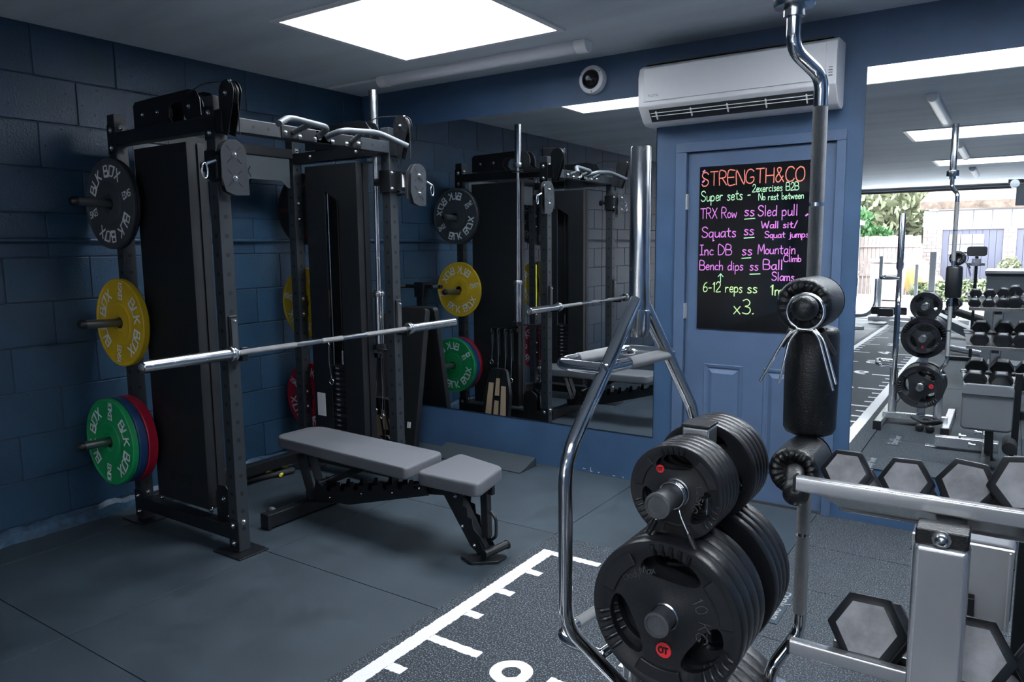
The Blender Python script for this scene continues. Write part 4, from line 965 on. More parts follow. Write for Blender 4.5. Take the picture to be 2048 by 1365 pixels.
# hanging chain/snap on far column (inner face)
t = thing('cable_attachment', (.62, FY-.10, .95), 'thin steel wire with ring hanging on the far weight column', 'cable attachment')
hx = .60; hy = FY-.079
obj('hook', MB().tube(fillet([(hx, FY-.070, .90), (hx, hy-.012, .90), (hx, hy-.014, .885), (hx+.01, hy-.008, .87)], .008), .004, 8), M_chrome, t, smooth=60)
obj('wire', MB().tube([(hx+.005, hy-.01, .875), (hx-.004, hy-.006, .76), (hx+.012, hy-.004, .655)], .0022, 6), M_chrome, t, smooth=60)
obj('ring', MB().tube([(hx+.012+.018*math.cos(2*PI*i/16), hy-.006, .635+.018*math.sin(2*PI*i/16)) for i in range(16)], .003, 6, closed=True), M_chrome, t, smooth=60)
obj('instruction_sticker', MB().box(.46, .535, FY-.0735, FY-.0725, .40, .55), M_white, rack)

# ================================================================== WEIGHT TREE
TX, TY = 3.605, -2.645
tree = thing('weight_tree', (TX, TY, 0), 'silver weight tree with six pegs full of rubber plates', 'weight tree')
obj('post', MB().box(TX-.030, TX+.030, TY-.030, TY+.030, .04, 1.085), M_silver, tree, bevel=.006)
obj('post_cap', MB().box(TX-.031, TX+.031, TY-.031, TY+.031, 1.085, 1.091), M_vinylblk, tree, bevel=.002)
for x in (TX-.265, TX+.20):
    obj('foot', MB().bar((x, -2.21, .045), (x, -3.02, .045), .055, .055), M_silver, tree, bevel=.006)
    for y in (-2.205, -3.025): obj('foot_cap', MB().box(x-.030, x+.030, y-.012, y+.012, .001, .075), M_vinylblk, tree, bevel=.004)
obj('base_beam', MB().bar((TX-.265, -2.50, .075), (TX+.20, -2.50, .075), .05, .05).bar((TX, -2.50, .075), (TX, TY, .075), .05, .05), M_silver, tree, bevel=.004)
obj('bar_holder', MB().lathe((3.405, -2.525, .09), (0, 0, 1), [(0, 0), (.031, 0), (.031, .375), (.0255, .375), (.0255, .01), (0, .01)], 24), M_silver, tree, smooth=35)
obj('bar_holder', MB().lathe((3.733, -2.485, .09), (0, 0, 1), [(0, 0), (.031, 0), (.031, .300), (.0255, .300), (.0255, .01), (0, .01)], 24), M_silver, tree, smooth=35)
M_pegend = mat('worn_peg', (.10, .105, .115), .45, .5, var=.3, vscale=30)
LV = (.972, .724, .335)
for z, n0, n1 in ((LV[0], -2.875, -2.40), (LV[1], -2.870, -2.355), (LV[2], -2.84, -2.37)):
    pg = obj('peg', MB().cyl((TX, n0, z), (TX, n1, z), .0235, 28), M_pegend, tree, smooth=40, bevel=.002)
    obj('peg_end', MB().lathe((TX, n0, z), (0, -1, 0), [(.0235, -.006), (.0262, -.006), (.0262, .002), (.021, .003), (.020, .0005), (0, .0005)], 28), M_pegend, pg, smooth=35)
    obj('peg_end', MB().lathe((TX, n1, z), (0, 1, 0), [(.0235, -.006), (.0262, -.006), (.0262, .002), (.021, .003), (.020, .0005), (0, .0005)], 28), M_pegend, pg, smooth=35)

def grip_mesh(r, th, n=72, holes=3, hw=.30, phase=0.0, s_=-1, c=(0, 0, 0)):
    """tri-grip plate: a radial grid with three kidney-shaped holes; thickness along s_*Y from c"""
    rim, hub = r, .028
    def ho(th_):
        for k in range(holes):
            a = (th_-phase-2*PI*k/holes+PI) % (2*PI)-PI
            if abs(a) < 2*PI*hw/holes*1.0: return math.sqrt(max(0, 1-(a/(2*PI*hw/holes))**2))
        return 0
    half = 2*PI*hw/holes
    angs = []
    for k in range(holes):
        base = phase+2*PI*k/holes
        for i in range(13): angs.append(base+half*math.sin(-PI/2+PI*i/12))
        for i in range(1, 10): angs.append(base+half+(2*PI/holes-2*half)*i/10)
    N_ = len(angs); V_ = []; rows = 8
    for a in angs:
        h = ho(a) if abs(((a-phase) % (2*PI/holes))) > 1e-9 or True else 0
        mid = r*.665; lo = mid-r*.17*h; hi = mid+r*.13*h
        lo = mid-r*.20*h if h > 0 else mid
        rr = [(hub, .78), (r*.20, .78), (r*.27, .45), (lo, .45), (hi, .45), (r*.885, .45) if False else (r*.83, .60), (r*.90, 1.0), (r*.985, 1.0), (r, .75)]
        for (q, e) in rr:
            V_.append((q, e, a))
    K = 9; P = []
    for side in (1, 0):
        for (q, e, a) in V_:
            d_ = th*.5*(1+e) if side else th*.5*(1-e)
            P.append((c[0]+q*math.cos(a), c[1]+s_*d_, c[2]+q*math.sin(a)))
    M = len(V_); F = []
    for i in range(N_):
        j = (i+1) % N_
        hole = (ho((angs[i]+((angs[j]-angs[i]) % (2*PI))/2)) > 0)
        for k in range(K-1):
            if k == 3 and hole: continue
            F.append((i*K+k, i*K+k+1, j*K+k+1, j*K+k)); F.append((M+i*K+k, M+j*K+k, M+j*K+k+1, M+i*K+k+1))
        F.append((i*K+K-1, M+i*K+K-1, M+j*K+K-1, j*K+K-1)); F.append((i*K, j*K, M+j*K, M+i*K))
        if hole:
            F.append((i*K+3, M+i*K+3, M+j*K+3, j*K+3)); F.append((i*K+4, j*K+4, M+j*K+4, M+i*K+4))
    b_ = MB().add(P, F)
    return b_
def tri_plate(r, th, y, z, s_, label, phase, front=False, group=None, text=None, dot=None, logo=False):
    t = thing('grip_plate', (TX, y, z), label, 'weight plate', group)
    obj('disc', grip_mesh(r, th, phase=phase, s_=s_, c=(TX, y, z)), M_rub, t, smooth=42)
    obj('bushing', MB().lathe((TX, y, z), (0, s_, 0), [(.0245, th*.15), (.029, th*.15), (.030, th*.92), (.0275, th*.97), (.0245, th*.92)], 28, closed=True), M_steel, t, smooth=40)
    if front:
        gb = MB()
        for k in range(3):
            for i in range(-2, 3):
                a = phase+2*PI*k/3+i*.135
                ca, sa = math.cos(a), math.sin(a)
                gb.tube([(TX+r*q*ca, y+s_*(th*e), z+r*q*sa) for q, e in ((.80, .70), (.84, .86), (.88, 1.0), (.915, 1.005), (.945, 1.0))], r*.030, 8)
        obj('finger_rib', gb, M_rub, t, smooth=60)['kind'] = 'stuff'
        for k in range(3):
            a0 = phase+2*PI*(k+.5)/3; n_ = 10; pts = []
            for i in range(n_+1):
                a = a0-.38+.76*i/n_; pts.append((a, .90))
            outl = [(r*.905*math.cos(a), r*.905*math.sin(a)) for a, _ in pts]+[(r*.71*math.cos(a), r*.71*math.sin(a)) for a, _ in reversed(pts)]
            obj('rim_pad', MB().prism([(TX+a, z+e) for a, e in outl], (0, y+s_*th*.80, 0), (1, 0, 0), (0, 0, 1), (0, s_*th*.17, 0)), M_rub, t, bevel=.003)
        yf = y+s_*th*.73
        fx = lambda X: TX+X if s_ < 0 else TX-X
        if text:
            bb = MB(); ang, size = text[1], text[2]
            ring_text(bb, text[0], r*.50, size, size*.13, ang, s_, (TX, z), yf, font=G)
            obj('lettering', bb, M_dark if s_ < 0 else M_dark, t)
            bb2 = MB(); ring_text(bb2, text[0], r*.50, size, size*.06, ang, s_, (TX+.0014, z+.0012), yf+s_*.0004, font=G)
            obj('lettering_highlight', bb2, M_edgelit, t)  # thin offset copy, light along the letter edges put into colour
        if logo:
            bb = MB(); write(bb, 'BodyMax', r*.105, r*.016, lambda a, e, h: (TX-r*.58+a*.90-e*.35, yf-h, z+r*.33+e+a*.42), sp=.12)
            obj('lettering', bb, M_dark, t)
            bb = MB(); write(bb, 'BodyMax', r*.105, r*.006, lambda a, e, h: (TX-r*.58+a*.90-e*.35+.0012, yf-h-.0004, z+r*.33+e+a*.42+.0012), sp=.12)
            obj('lettering_highlight', bb, M_edgelit, t)
        if dot:
            da, dr_, ds = dot; cx, cz = fx(dr_*r*math.cos(da)), z+dr_*r*math.sin(da)
            dt = obj('red_badge', MB().lathe((cx, yf, cz), (0, s_, 0), [(0, .0012), (ds, .0012), (ds, 0)], 24), M_dot, t)
            bb = MB(); write(bb, 'OT', ds*.75, ds*.22, lambda a, e, h: (cx-ds*.62+a, yf+s_*(.0013+h), cz-ds*.36+e) if s_ < 0 else (cx+ds*.62-a, yf+s_*(.0013+h), cz-ds*.36+e), sp=.15)
            obj('lettering', bb, M_dark, dt)
    return t
PH = math.radians(85)
# camera side, 10 kg
yb = TY-.031
for i in range(4):
    y = yb-.0395*i-.002
    lab = ['black rubber grip plate innermost on the near middle peg', 'black rubber grip plate second from the post on the near middle peg', 'black rubber grip plate just behind the front one on the near middle peg', 'black 10 KG grip plate with a red badge, front of the near middle peg'][i]
    tri_plate(.161, .038, y, LV[1], -1, lab, PH+(0, .25, -.12, 0)[i], front=(i >= 2), text=('10 KG', 6, .025) if i == 3 else None, dot=(math.radians(-92), .47, .0165) if i == 3 else None, logo=(i == 3))
# camera side, small stack
for i in range(5):
    y = yb-.0215*i-.002
    tri_plate(.100, .0205, y, LV[0], -1, ('small grip plate next to the post', 'small grip plate second from the post', 'small grip plate in the middle of its stack', 'small grip plate just behind the front one', 'front 1.25KG grip plate with a red dot')[i]+' on the near top peg', PH+i*.13-.35, front=(i == 4), text=('1.25KG', -10, .014) if i == 4 else None, dot=(math.radians(128), .56, .0085) if i == 4 else None)
yf = TY+.031
for i in range(5):
    tri_plate(.112, .0225, yf+.002+.0235*i, LV[0], 1, ('black grip plate next to the post', 'black grip plate second from the post', 'black grip plate in mid stack', 'black grip plate fourth from the post', 'outermost black grip plate seen in the mirror')[i]+' on the far top peg', PH+.2*i, front=(i == 4))
for i in range(4):
    tri_plate(.165, .030, yf+.002+.031*i, LV[1], 1, ('large grip plate next to the post', 'large grip plate second from the post', 'large grip plate third from the post', 'large grip plate touching the medium ones')[i]+' on the far middle peg', PH+.35*i, front=(i == 3))
for i in range(2):
    tri_plate(.120, .024, yf+.128+.025*i, LV[1], 1, ('medium grip plate behind the badged one', 'medium red-badged grip plate seen in the mirror')[i]+' on the far middle peg', PH, front=(i == 1), dot=(math.radians(-90), .58, .010) if i == 1 else None)
for i in range(5):
    tri_plate(.170, .036, yf+.002+.037*i, LV[2], 1, ('big grip plate next to the post', 'big grip plate second from the post', 'big grip plate third from the post', 'big grip plate fourth from the post', 'big red-badged grip plate seen in the mirror')[i]+' on the far bottom peg', PH-.35, front=(i == 4), dot=(math.radians(172), .45, .0165) if i == 4 else None)
for i in range(2):
    tri_plate(.170, .036, yb-.002-.037*i, LV[2], -1, ('big grip plate inner one', 'big grip plate outer one')[i]+' on the near bottom peg', PH)
# spring collar on the near top peg
def spring_clip(cx, y, cz, r_, label, legs, wire=.0026, handle=.0062):
    t = thing('spring_collar', (cx, y, cz), label, 'spring collar')
    hel = [(cx+r_*math.cos(a), y+.0054*a/(2*PI)*1.0, cz+r_*math.sin(a)) for a in [-2.1+2*PI*2.72*i/64 for i in range(65)]]
    obj('coil', MB().tube(hel, wire, 8), M_chrome, t, smooth=60)
    for (p0, p1, p2) in legs:
        obj('wire_leg', MB().tube(fillet([p0, p1, p2], .01, 4), wire, 8), M_chrome, t, smooth=60)
        d_ = (Vector(p2)-Vector(p1)).normalized()
        obj('grip', MB().cyl(Vector(p2)-d_*.030, Vector(p2)+d_*.004, handle, 12), M_vinylblk, t, smooth=50)
    return t
yc_ = yb-.0215*4-.002-.0205-.020
spring_clip(TX, yc_, LV[0], .0268, 'chrome spring collar with black grips on the near top peg', [
    ((TX-.012, yc_, LV[0]-.025), (TX-.020, yc_-.003, LV[0]-.034), (TX-.042, yc_-.012, LV[0]-.082)),
    ((TX+.012, yc_+.012, LV[0]-.025), (TX+.016, yc_+.006, LV[0]-.036), (TX+.052, yc_-.004, LV[0]-.098))])

# ================================================================== TRAP BAR
tp = thing('trap_bar', (3.405, -2.525, .1), 'chrome hex trap bar standing on end in front of the left mirror', 'trap bar')
tv = Vector((.128, .992, 0))
def hp(s_, z, o=0.0):
    n_ = Vector((-.992, .128, 0)); q = Vector((3.405, -2.525, z))+tv*s_+n_*o
    return (q.x, q.y, q.z)
obj('sleeve', MB().lathe(hp(0, 1.705), (0, 0, -1), [(.019, .012), (.019, .001), (.0225, 0), (.0245, .003), (.0245, .385), (.0268, .386), (.0268, .43), (.020, .45), (0, .452)], 36), M_steel, tp, smooth=35)
obj('sleeve', MB().lathe(hp(0, .105), (0, 0, 1), [(0, 0), (.0245, 0), (.0245, .27), (.0268, .272), (.0268, .31), (.018, .33), (0, .332)], 30), M_steel, tp, smooth=35)
obj('frame', MB().tube(fillet([hp(-.012, 1.345), hp(-.295, 1.015), hp(-.295, .63), hp(-.012, .325)], .055, 7), .0160, 20), M_chrome, tp, smooth=60)
obj('frame', MB().tube(fillet([hp(.012, 1.345), hp(.295, 1.015), hp(.295, .63), hp(.012, .325)], .055, 7), .0160, 20), M_chrome, tp, smooth=60)
for z in (1.195, .50):
    s0 = .158
    obj('grip', MB().cyl(hp(-s0, z), hp(s0, z), .0142, 18), M_chrome, tp, smooth=50)
    obj('knurled_grip', MB().cyl(hp(-s0*.30, z), hp(s0*.92, z), .0150, 18), M_knurl, tp, smooth=50)
    obj('raised_grip', MB().tube(fillet([hp(-s0, z), hp(-s0-.005, z+.002, .128), hp(s0-.02, z+.002, .128), hp(s0, z)], .045, 6), .0142, 18), M_chrome, tp, smooth=60)
    obj('knurled_grip', MB().cyl(hp(-s0*.50, z+.002, .128), hp(s0*.50, z+.002, .128), .0150, 18), M_knurl, tp, smooth=50)

# ================================================================== SAFETY SQUAT BAR (upright)
AXp = Vector((3.733, -2.485, 0)); BXp = Vector((3.778, -2.412, 0))
sq = thing('safety_squat_bar', (3.733, -2.485, .1), 'safety squat bar with black padded yoke standing upright beside the dumbbell rack', 'squat bar')
def sp_(v, z): return (v.x, v.y, z)
obj('sleeve', MB().lathe(sp_(AXp, 2.36), (0, 0, -1), [(.018, .01), (.018, .001), (.022, 0), (.0235, .003), (.0235, .345), (.0415, .346), (.0425, .350), (.0425, .386), (.040, .390), (.022, .392), (.022, .41), (0, .411)], 40), M_steel, sq, smooth=35)
obj('sleeve', MB().lathe(sp_(AXp, .105), (0, 0, 1), [(0, 0), (.0235, 0), (.0235, .30), (.0415, .301), (.0425, .305), (.0425, .335), (.018, .337), (0, .34)], 32), M_steel, sq, smooth=35)
obj('shaft', MB().tube(fillet([sp_(AXp, 1.97), sp_(AXp, 1.885), sp_(BXp, 1.835), sp_(BXp, 1.20), sp_(BXp, .550), sp_(AXp, .478), sp_(AXp, .42)], [.028, .028, .01, .028, .028], 6), .0150, 20), M_chrome, sq, smooth=60)
for a, c_ in ((1.772, 1.565), (1.557, 1.33), (.985, .80), (.792, .60)):
    obj('knurling', MB().cyl(sp_(BXp, a), sp_(BXp, c_), .0156, 22), M_knurl, sq, smooth=50)
# vertical neck pad
pc = Vector((3.788, -2.442, 0))
obj('neck_pad', MB().lathe(sp_(pc, 1.048), (0, 0, 1), [(0, 0), (.042, 0), (.051, .004), (.056, .014), (.0575, .12), (.056, .230), (.051, .240), (.042, .244), (0, .244)], 40), M_vinylblk, sq, smooth=50)
# two shoulder pads lying along Y towards the camera, ruffled ends
def shoulder(cx, cz, y0, y1, r_):
    p = obj('shoulder_pad', MB().lathe((cx, y1, cz), (0, -1, 0), [(0, 0), (r_*.8, .0), (r_*.97, .008), (r_, .025), (r_, y1-y0-.012), (r_*.97, y1-y0)], 40), M_vinylblk, sq, smooth=50)
    n = 72; P = []; F = []
    prof2 = [(r_*.97, 0, 0), (r_*.90, .010, .0012), (r_*.76, .0135, .0030), (r_*.62, .0125, .0036), (r_*.50, .009, .0030), (r_*.42, .005, .001)]
    for (rr, h, amp) in prof2:
        for i in range(n):
            a = 2*PI*i/n; rip = math.cos(a*19+math.sin(a*3)*1.3)
            P.append((cx+rr*math.cos(a), y0-h-amp*rip, cz+rr*math.sin(a)))
    for j in range(len(prof2)-1): F += [(j*n+i, j*n+(i+1) % n, (j+1)*n+(i+1) % n, (j+1)*n+i) for i in range(n)]
    F.append(tuple((len(prof2)-1)*n+i for i in range(n)))
    obj('gathered_end', MB().add(P, F), M_vinylblk, p, smooth=70)
    # other end likewise
    P2 = [(x, y1+(y0-y)+.0, z) for x, y, z in P]
    obj('gathered_end', MB().add(P2, F), M_vinylblk, p, smooth=70)
    return p
UCX, UCZ = 3.810, 1.350
shoulder(3.800, UCZ, -2.600, -2.46, .056)
shoulder(3.793, 1.000, -2.600, -2.46, .052)
# handles: upper one horizontal with rubber end, lower one turned down with a ball end
obj('yoke_arm', MB().bar((3.782, -2.44, UCZ), (3.80, -2.50, UCZ), .03, .05).bar((3.782, -2.44, 1.0), (3.80, -2.50, 1.0), .03, .05), M_black, sq)
obj('handle', MB().cyl((3.802, -2.59, UCZ), (3.822, -2.69, UCZ+.002), .0175, 20), M_vinylblk, sq, smooth=50)
obj('handle_end', MB().lathe((3.823, -2.695, UCZ+.002), (.15, -1, 0), [(.0175, -.03), (.0235, -.018), (.0250, -.004), (.0235, .010), (.016, .020), (.002, .0235), (0, .0225)], 28), M_vinylblk, sq, smooth=60)
obj('handle', MB().tube(fillet([(3.795, -2.59, 1.003), (3.808, -2.655, 1.008), (3.818, -2.690, .990)], .02), .0185, 18), M_vinylblk, sq, smooth=60)
obj('handle_end', MB().lathe((3.821, -2.695, .986), (.1, -.9, -.25), [(.0185, -.03), (.0240, -.018), (.0260, -.004), (.0240, .012), (.016, .022), (.002, .0255), (0, .0245)], 28), M_vinylblk, sq, smooth=60)
# loose spring collar hanging on the upper handle: ring and two long double legs
hx0, hy0, hz0 = 3.829, -2.716, 1.347
hang = thing('spring_collar', (hx0, hy0, hz0), 'chrome spring collar hanging on the squat bar\'s upper handle', 'spring collar')
RW = .0335
cl = [(hx0+RW*math.cos(a), hy0+.012*(i/64)-.004, hz0+RW*math.sin(a)) for i, a in enumerate([-2.0+2*PI*1.9*k/64 for k in range(65)])]
obj('coil', MB().tube(cl, .0026, 10), M_chrome, hang, smooth=60)
zr = hz0-.034
for pts in ([(hx0+.016, hy0-.002, zr), (hx0-.018, hy0-.002, zr), (hx0-.034, hy0-.004, zr-.018), (hx0-.078, hy0-.006, zr-.106)], [(hx0-.012, hy0+.008, zr), (hx0-.028, hy0+.006, zr-.022), (hx0-.044, hy0+.004, zr-.108)],
            [(hx0+.014, hy0, zr), (hx0+.026, hy0, zr-.012), (hx0+.055, hy0, zr-.112)], [(hx0+.016, hy0+.010, zr), (hx0+.034, hy0+.008, zr-.018), (hx0+.059, hy0+.004, zr-.100)]):
    obj('wire_leg', MB().tube(fillet(pts, .012, 5), .0027, 10), M_chrome, hang, smooth=60)
for pa, pb in (((hx0-.026, hy0+.012, zr-.008), (hx0-.044, hy0+.016, zr-.036)), ((hx0+.030, hy0+.012, zr-.006), (hx0+.052, hy0+.016, zr-.046))):
    obj('grip', MB().cyl(pa, pb, .0048, 12), M_vinylblk, hang, smooth=50)

# ================================================================== DUMBBELL RACK
rk = thing('dumbbell_rack', (4.6, -2.6, 0), 'silver three-tier rack holding black hex dumbbells in front of the right mirror', 'dumbbell rack')
RX0, RX1 = 3.862, 5.36
TZ = (1.071, .768, .440)
YA, YB, SL = -2.860, -2.625, .466          # trays slope down towards the mirror
CT, ST = math.cos(math.atan(SL)), math.sin(math.atan(SL))
def tier(zA):
    zB = zA-SL*(YB-YA)
    # sloping tray with clipped rear corners
    u_ = Vector((1, 0, 0)); v_ = Vector((0, CT, -ST)); n_ = Vector((0, ST, CT)); l = (YB-YA)/CT
    obj('tray', MB().prism([(.004, .010), (RX1-RX0-.004, .010), (RX1-RX0-.035, l), (.035, l)], Vector((RX0, YA, zA-.012)), u_, v_, n_*-.003), mat('steel_sheet', (.30, .30, .30), .22, .9), rk)
    obj('rail', MB().prism(corner_round([(YA-.008, zA-.026), (YA+.012, zA-.026), (YA+.012, zA), (YA-.008, zA)], .004, 4), (RX0-.004, 0, 0), (0, 1, 0), (0, 0, 1), (RX1-RX0+.008, 0, 0)), M_silver, rk, smooth=40)
    obj('rail', MB().box(RX0+.028, RX1-.028, YB-.003, YB+.003, zB-.020, zB+.008), MATS['steel_sheet'], rk, bevel=.002)
    obj('rail_cap', MB().box(RX0-.009, RX0-.004, YA-.009, YA+.013, zA-.027, zA+.001), M_vinylblk, rk)
for z in TZ: tier(z)
for x in (4.085, 5.15):
    obj('upright', MB().box(x-.038, x+.038, -2.930, -2.872, .05, 1.015), M_silver, rk, bevel=.010, seg=3)
    obj('upright_cap', MB().box(x-.036, x+.036, -2.927, -2.876, 1.015, 1.040), M_vinylblk, rk, bevel=.003)
    obj('base_foot', MB().bar((x, -2.95, .03), (x, -2.25, .03), .07, .05), M_silver, rk, bevel=.006)
    for zz in (1.028, .725, .395): bolt((x, -2.9285, zz), (0, -1, 0), .009, rk)
    for zz in TZ: obj('arm', MB().bar((x, -2.88, zz-.050), (x, -2.64, zz-.142), .05, .026), M_black, rk)

def dumbbell(x, y, z, R_, L_, label, twist=0.0, group='hex dumbbells on the rack'):
    t = thing('hex_dumbbell', (x, y, z), label, 'dumbbell', group)
    hw = R_*.92
    def head(s_):
        P = []
        lv = [(-.0, R_*.72), (hw*.14, R_), (hw*.84, R_), (hw, R_*.76)]
        for (d_, rr) in lv:
            for i in range(6):
                a = PI/3*i+twist; P.append((x+rr*math.cos(a), y+s_*(L_/2-hw+d_), z+rr*math.sin(a)))
        F = [(j*6+i, j*6+(i+1) % 6, (j+1)*6+(i+1) % 6, (j+1)*6+i) for j in range(3) for i in range(6)]
        F += [tuple(range(5, -1, -1)), tuple(18+i for i in range(6))]
        h = obj('head', MB().add(P, F), M_rub, t, bevel=.0022)
        fc = MB(); rr = R_*.75
        P = [(x+rr*math.cos(PI/3*i+twist), y+s_*(L_/2+.0006), z+rr*math.sin(PI/3*i+twist)) for i in range(6)]
        obj('end_face', fc.add(P, [tuple(range(6))]), M_rublit if s_ < 0 else M_rub, h)  # camera-side end coloured paler as if lit, mirror-side end left dark
        # number plate moulded on the top facet
        if True:
            zt = z+R_*.866; obj('weight_label', MB().box(x-R_*.36, x+R_*.36, y+s_*(L_/2-hw*.74), y+s_*(L_/2-hw*.30), zt-.001, zt+.0012), M_rublit, h)
        return h
    head(-1); head(1)
    g = L_/2-hw
    obj('handle', MB().lathe((x, y-g, z), (0, 1, 0), [(.011, 0), (.0125, g*.35), (.0150, g*.8), (.0155, g), (.0150, g*1.2), (.0125, g*1.65), (.011, 2*g)], 20), M_chrome, t, smooth=60)
    return t
top = [(3.926, .0440, .205, 0), (4.020, .0440, .205, .03), (4.109, .0470, .215, -.10), (4.188, .0540, .235, .13), (4.292, .055, .235, 0), (4.405, .056, .24, 0), (4.52, .056, .24, 0), (4.64, .058, .25, 0), (4.77, .058, .25, 0), (4.90, .058, .25, 0)]
def rest(zA, R_, L_, x, lb, tw, lift=0.0):
    # slid down the tray until the lower head touches the lip
    yc = YB-.006-CT*L_/2-ST*0; surf = zA-.012-SL*(yc-YA)
    h = R_*.866+.0015+lift
    o = dumbbell(x, yc+ST*h, surf+CT*h, R_, L_, lb, tw); o.rotation_euler.x = -math.atan(SL); return o
words_t = ['leftmost hex dumbbell on the top tier, touching the squat bar pad', 'second hex dumbbell from the left on the top tier', 'third hex dumbbell from the left on the top tier, slightly turned', 'larger hex dumbbell fourth on the top tier, standing proud of its neighbours', 'fifth hex dumbbell on the top tier, at the picture edge', 'hex dumbbell sixth along the top tier', 'hex dumbbell seventh along the top tier', 'hex dumbbell eighth along the top tier', 'hex dumbbell ninth along the top tier', 'hex dumbbell last on the top tier']
for (x, R_, L_, tw), lb in zip(top, words_t):
    rest(TZ[0], R_, L_, x, lb, tw, .006 if tw > .1 else (.003 if tw < 0 else 0))
mid = [(3.976, .0650), (4.130, .067), (4.262, .072), (4.42, .074), (4.58, .075), (4.74, .076), (4.90, .077), (5.07, .078)]
words_m = ['leftmost large hex dumbbell on the middle tier', 'second large hex dumbbell on the middle tier, half hidden by the rack upright', 'third large hex dumbbell on the middle tier', 'fourth large hex dumbbell on the middle tier', 'fifth large hex dumbbell on the middle tier', 'sixth large hex dumbbell on the middle tier', 'seventh large hex dumbbell on the middle tier', 'last large hex dumbbell on the middle tier']
for (x, R_), lb in zip(mid, words_m): rest(TZ[1], R_, .250, x, lb, .02, .001)
low = [(3.965, .080), (4.135, .082), (4.305, .082), (4.48, .084), (4.66, .086), (4.85, .086), (5.04, .086)]
words_l = ['leftmost heavy hex dumbbell on the bottom tier', 'second heavy hex dumbbell on the bottom tier, behind the inclined pad', 'third heavy hex dumbbell on the bottom tier', 'fourth heavy hex dumbbell on the bottom tier', 'fifth heavy hex dumbbell on the bottom tier', 'sixth heavy hex dumbbell on the bottom tier', 'last heavy hex dumbbell on the bottom tier']
for (x, R_), lb in zip(low, words_l): rest(TZ[2], R_, .258, x, lb, .0)

# ================================================================== BENCH IN FRONT OF THE RIGHT MIRROR
ib = thing('utility_bench', (4.08, -1.55, 0), 'adjustable bench with grey pad on silver frame between rack and right mirror', 'bench')
pu = Vector((1, -.02, 0)).normalized(); pv = Vector((0, -.22, .975)).normalized(); pn = pu.cross(pv).normalized()
pcn = Vector((4.072, -1.50, .395))
obj('pad', MB().prism(rrect(.142, .150, .03), pcn-pn*.010, pu, pv, -pn*.075 if pn.y < 0 else pn*.075), M_vinyl, ib, bevel=.012, seg=3)
obj('pad_back', MB().obox(pcn+Vector((0, -.012, 0)), pu, pv, pn, .138, .148, .006), M_pale, ib, bevel=.002)
obj('piping', MB().obox(pcn+Vector((.0, .03, .085)), pu, pn, pv, .1435, .045, .002), M_dark, ib)
obj('pad_back_edge', MB().cyl(pcn+pu*.128-pv*.15+Vector((0, -.02, 0)), pcn+pu*.128+pv*.14+Vector((0, -.02, 0)), .003, 8), M_white, ib)
obj('frame_post', MB().bar((4.10, -1.50, .05), (4.09, -1.52, .36), .05, .05), M_black, ib, bevel=.003)
obj('side_post', MB().bar((4.235, -1.62, .02), (4.235, -1.62, .62), .030, .04), M_black, ib, bevel=.003)
obj('base_beam', MB().bar((3.765, -1.86, .055), (4.10, -1.88, .055), .065, .075), M_silver, ib, bevel=.005)
obj('foot_tab', MB().box(3.705, 3.78, -1.91, -1.85, .001, .012), M_silver, ib, bevel=.003)
obj('spine', MB().bar((4.08, -1.86, .07), (4.09, -1.10, .07), .05, .06), M_black, ib, bevel=.003)
obj('roller_block', MB().bar((4.06, -1.72, .09), (4.15, -1.72, .09), .09, .07), M_silver, ib, bevel=.004)
obj('foam_roller', MB().cyl((4.21, -1.45, .15), (4.21, -1.70, .15), .042, 24), M_foam, ib, smooth=40, bevel=.004)
for (x, y, z) in ((3.93, -1.72, .14), (3.99, -1.66, .10), (4.02, -1.80, .16)):
    obj('pop_pin', MB().cyl((x+.03, y, z), (x, y, z), .010, 12).cyl((x, y, z), (x-.012, y, z), .018, 16), M_chrome, ib, smooth=40)
# strap bundle and small round feet beneath the tree
t = thing('strap_bundle', (3.70, -2.30, 0), 'black strap loops with round black ends lying by the weight tree foot', 'straps')
obj('loop', MB().tube([(3.70+.07*math.cos(a), -2.36+.03*math.sin(a), .085+.012*math.sin(2*a)) for a in [2*PI*i/24 for i in range(24)]], .012, 10, closed=True), M_foam, t, smooth=60)
obj('strap', MB().tube(fillet([(3.56, -2.38, .10), (3.62, -2.35, .075), (3.70, -2.33, .06), (3.76, -2.36, .075)], .03), .010, 8), M_foam, t, smooth=60)
for x, y in ((3.625, -2.33), (3.70, -2.31)):
    obj('round_end', MB().lathe((x, y, .032), (0.2, 1, 0), [(0, -.025), (.022, -.025), (.030, -.018), (.030, .018), (.022, .025), (0, .025)], 20), M_vinylblk, t, smooth=45)

# ================================================================== REST OF THE GYM, SEEN IN THE RIGHT MIRROR
t = thing('storage_cabinet', (4.4, -5.0, 0), 'grey storage cabinet with dark lid edge, behind the dumbbells in the mirror', 'cabinet')
M_cab = mat('grey_cabinet', (.20, .22, .24), .5)
obj('body', MB().box(3.945, 5.0, -5.45, -4.75, .02, 1.13), M_cab, t, bevel=.005)
obj('top', MB().box(3.93, 5.02, -5.47, -4.73, 1.155, 1.185), mat('cabinet_top', (.55, .56, .58), .4), t, bevel=.004)
obj('lid_edge', MB().box(3.935, 5.01, -5.46, -4.735, 1.13, 1.155), M_black, t)
for x0 in (3.96, 4.48): obj('door', MB().box(x0, x0+.50, -4.75, -4.738, .06, 1.10), M_cab, t, bevel=.003)
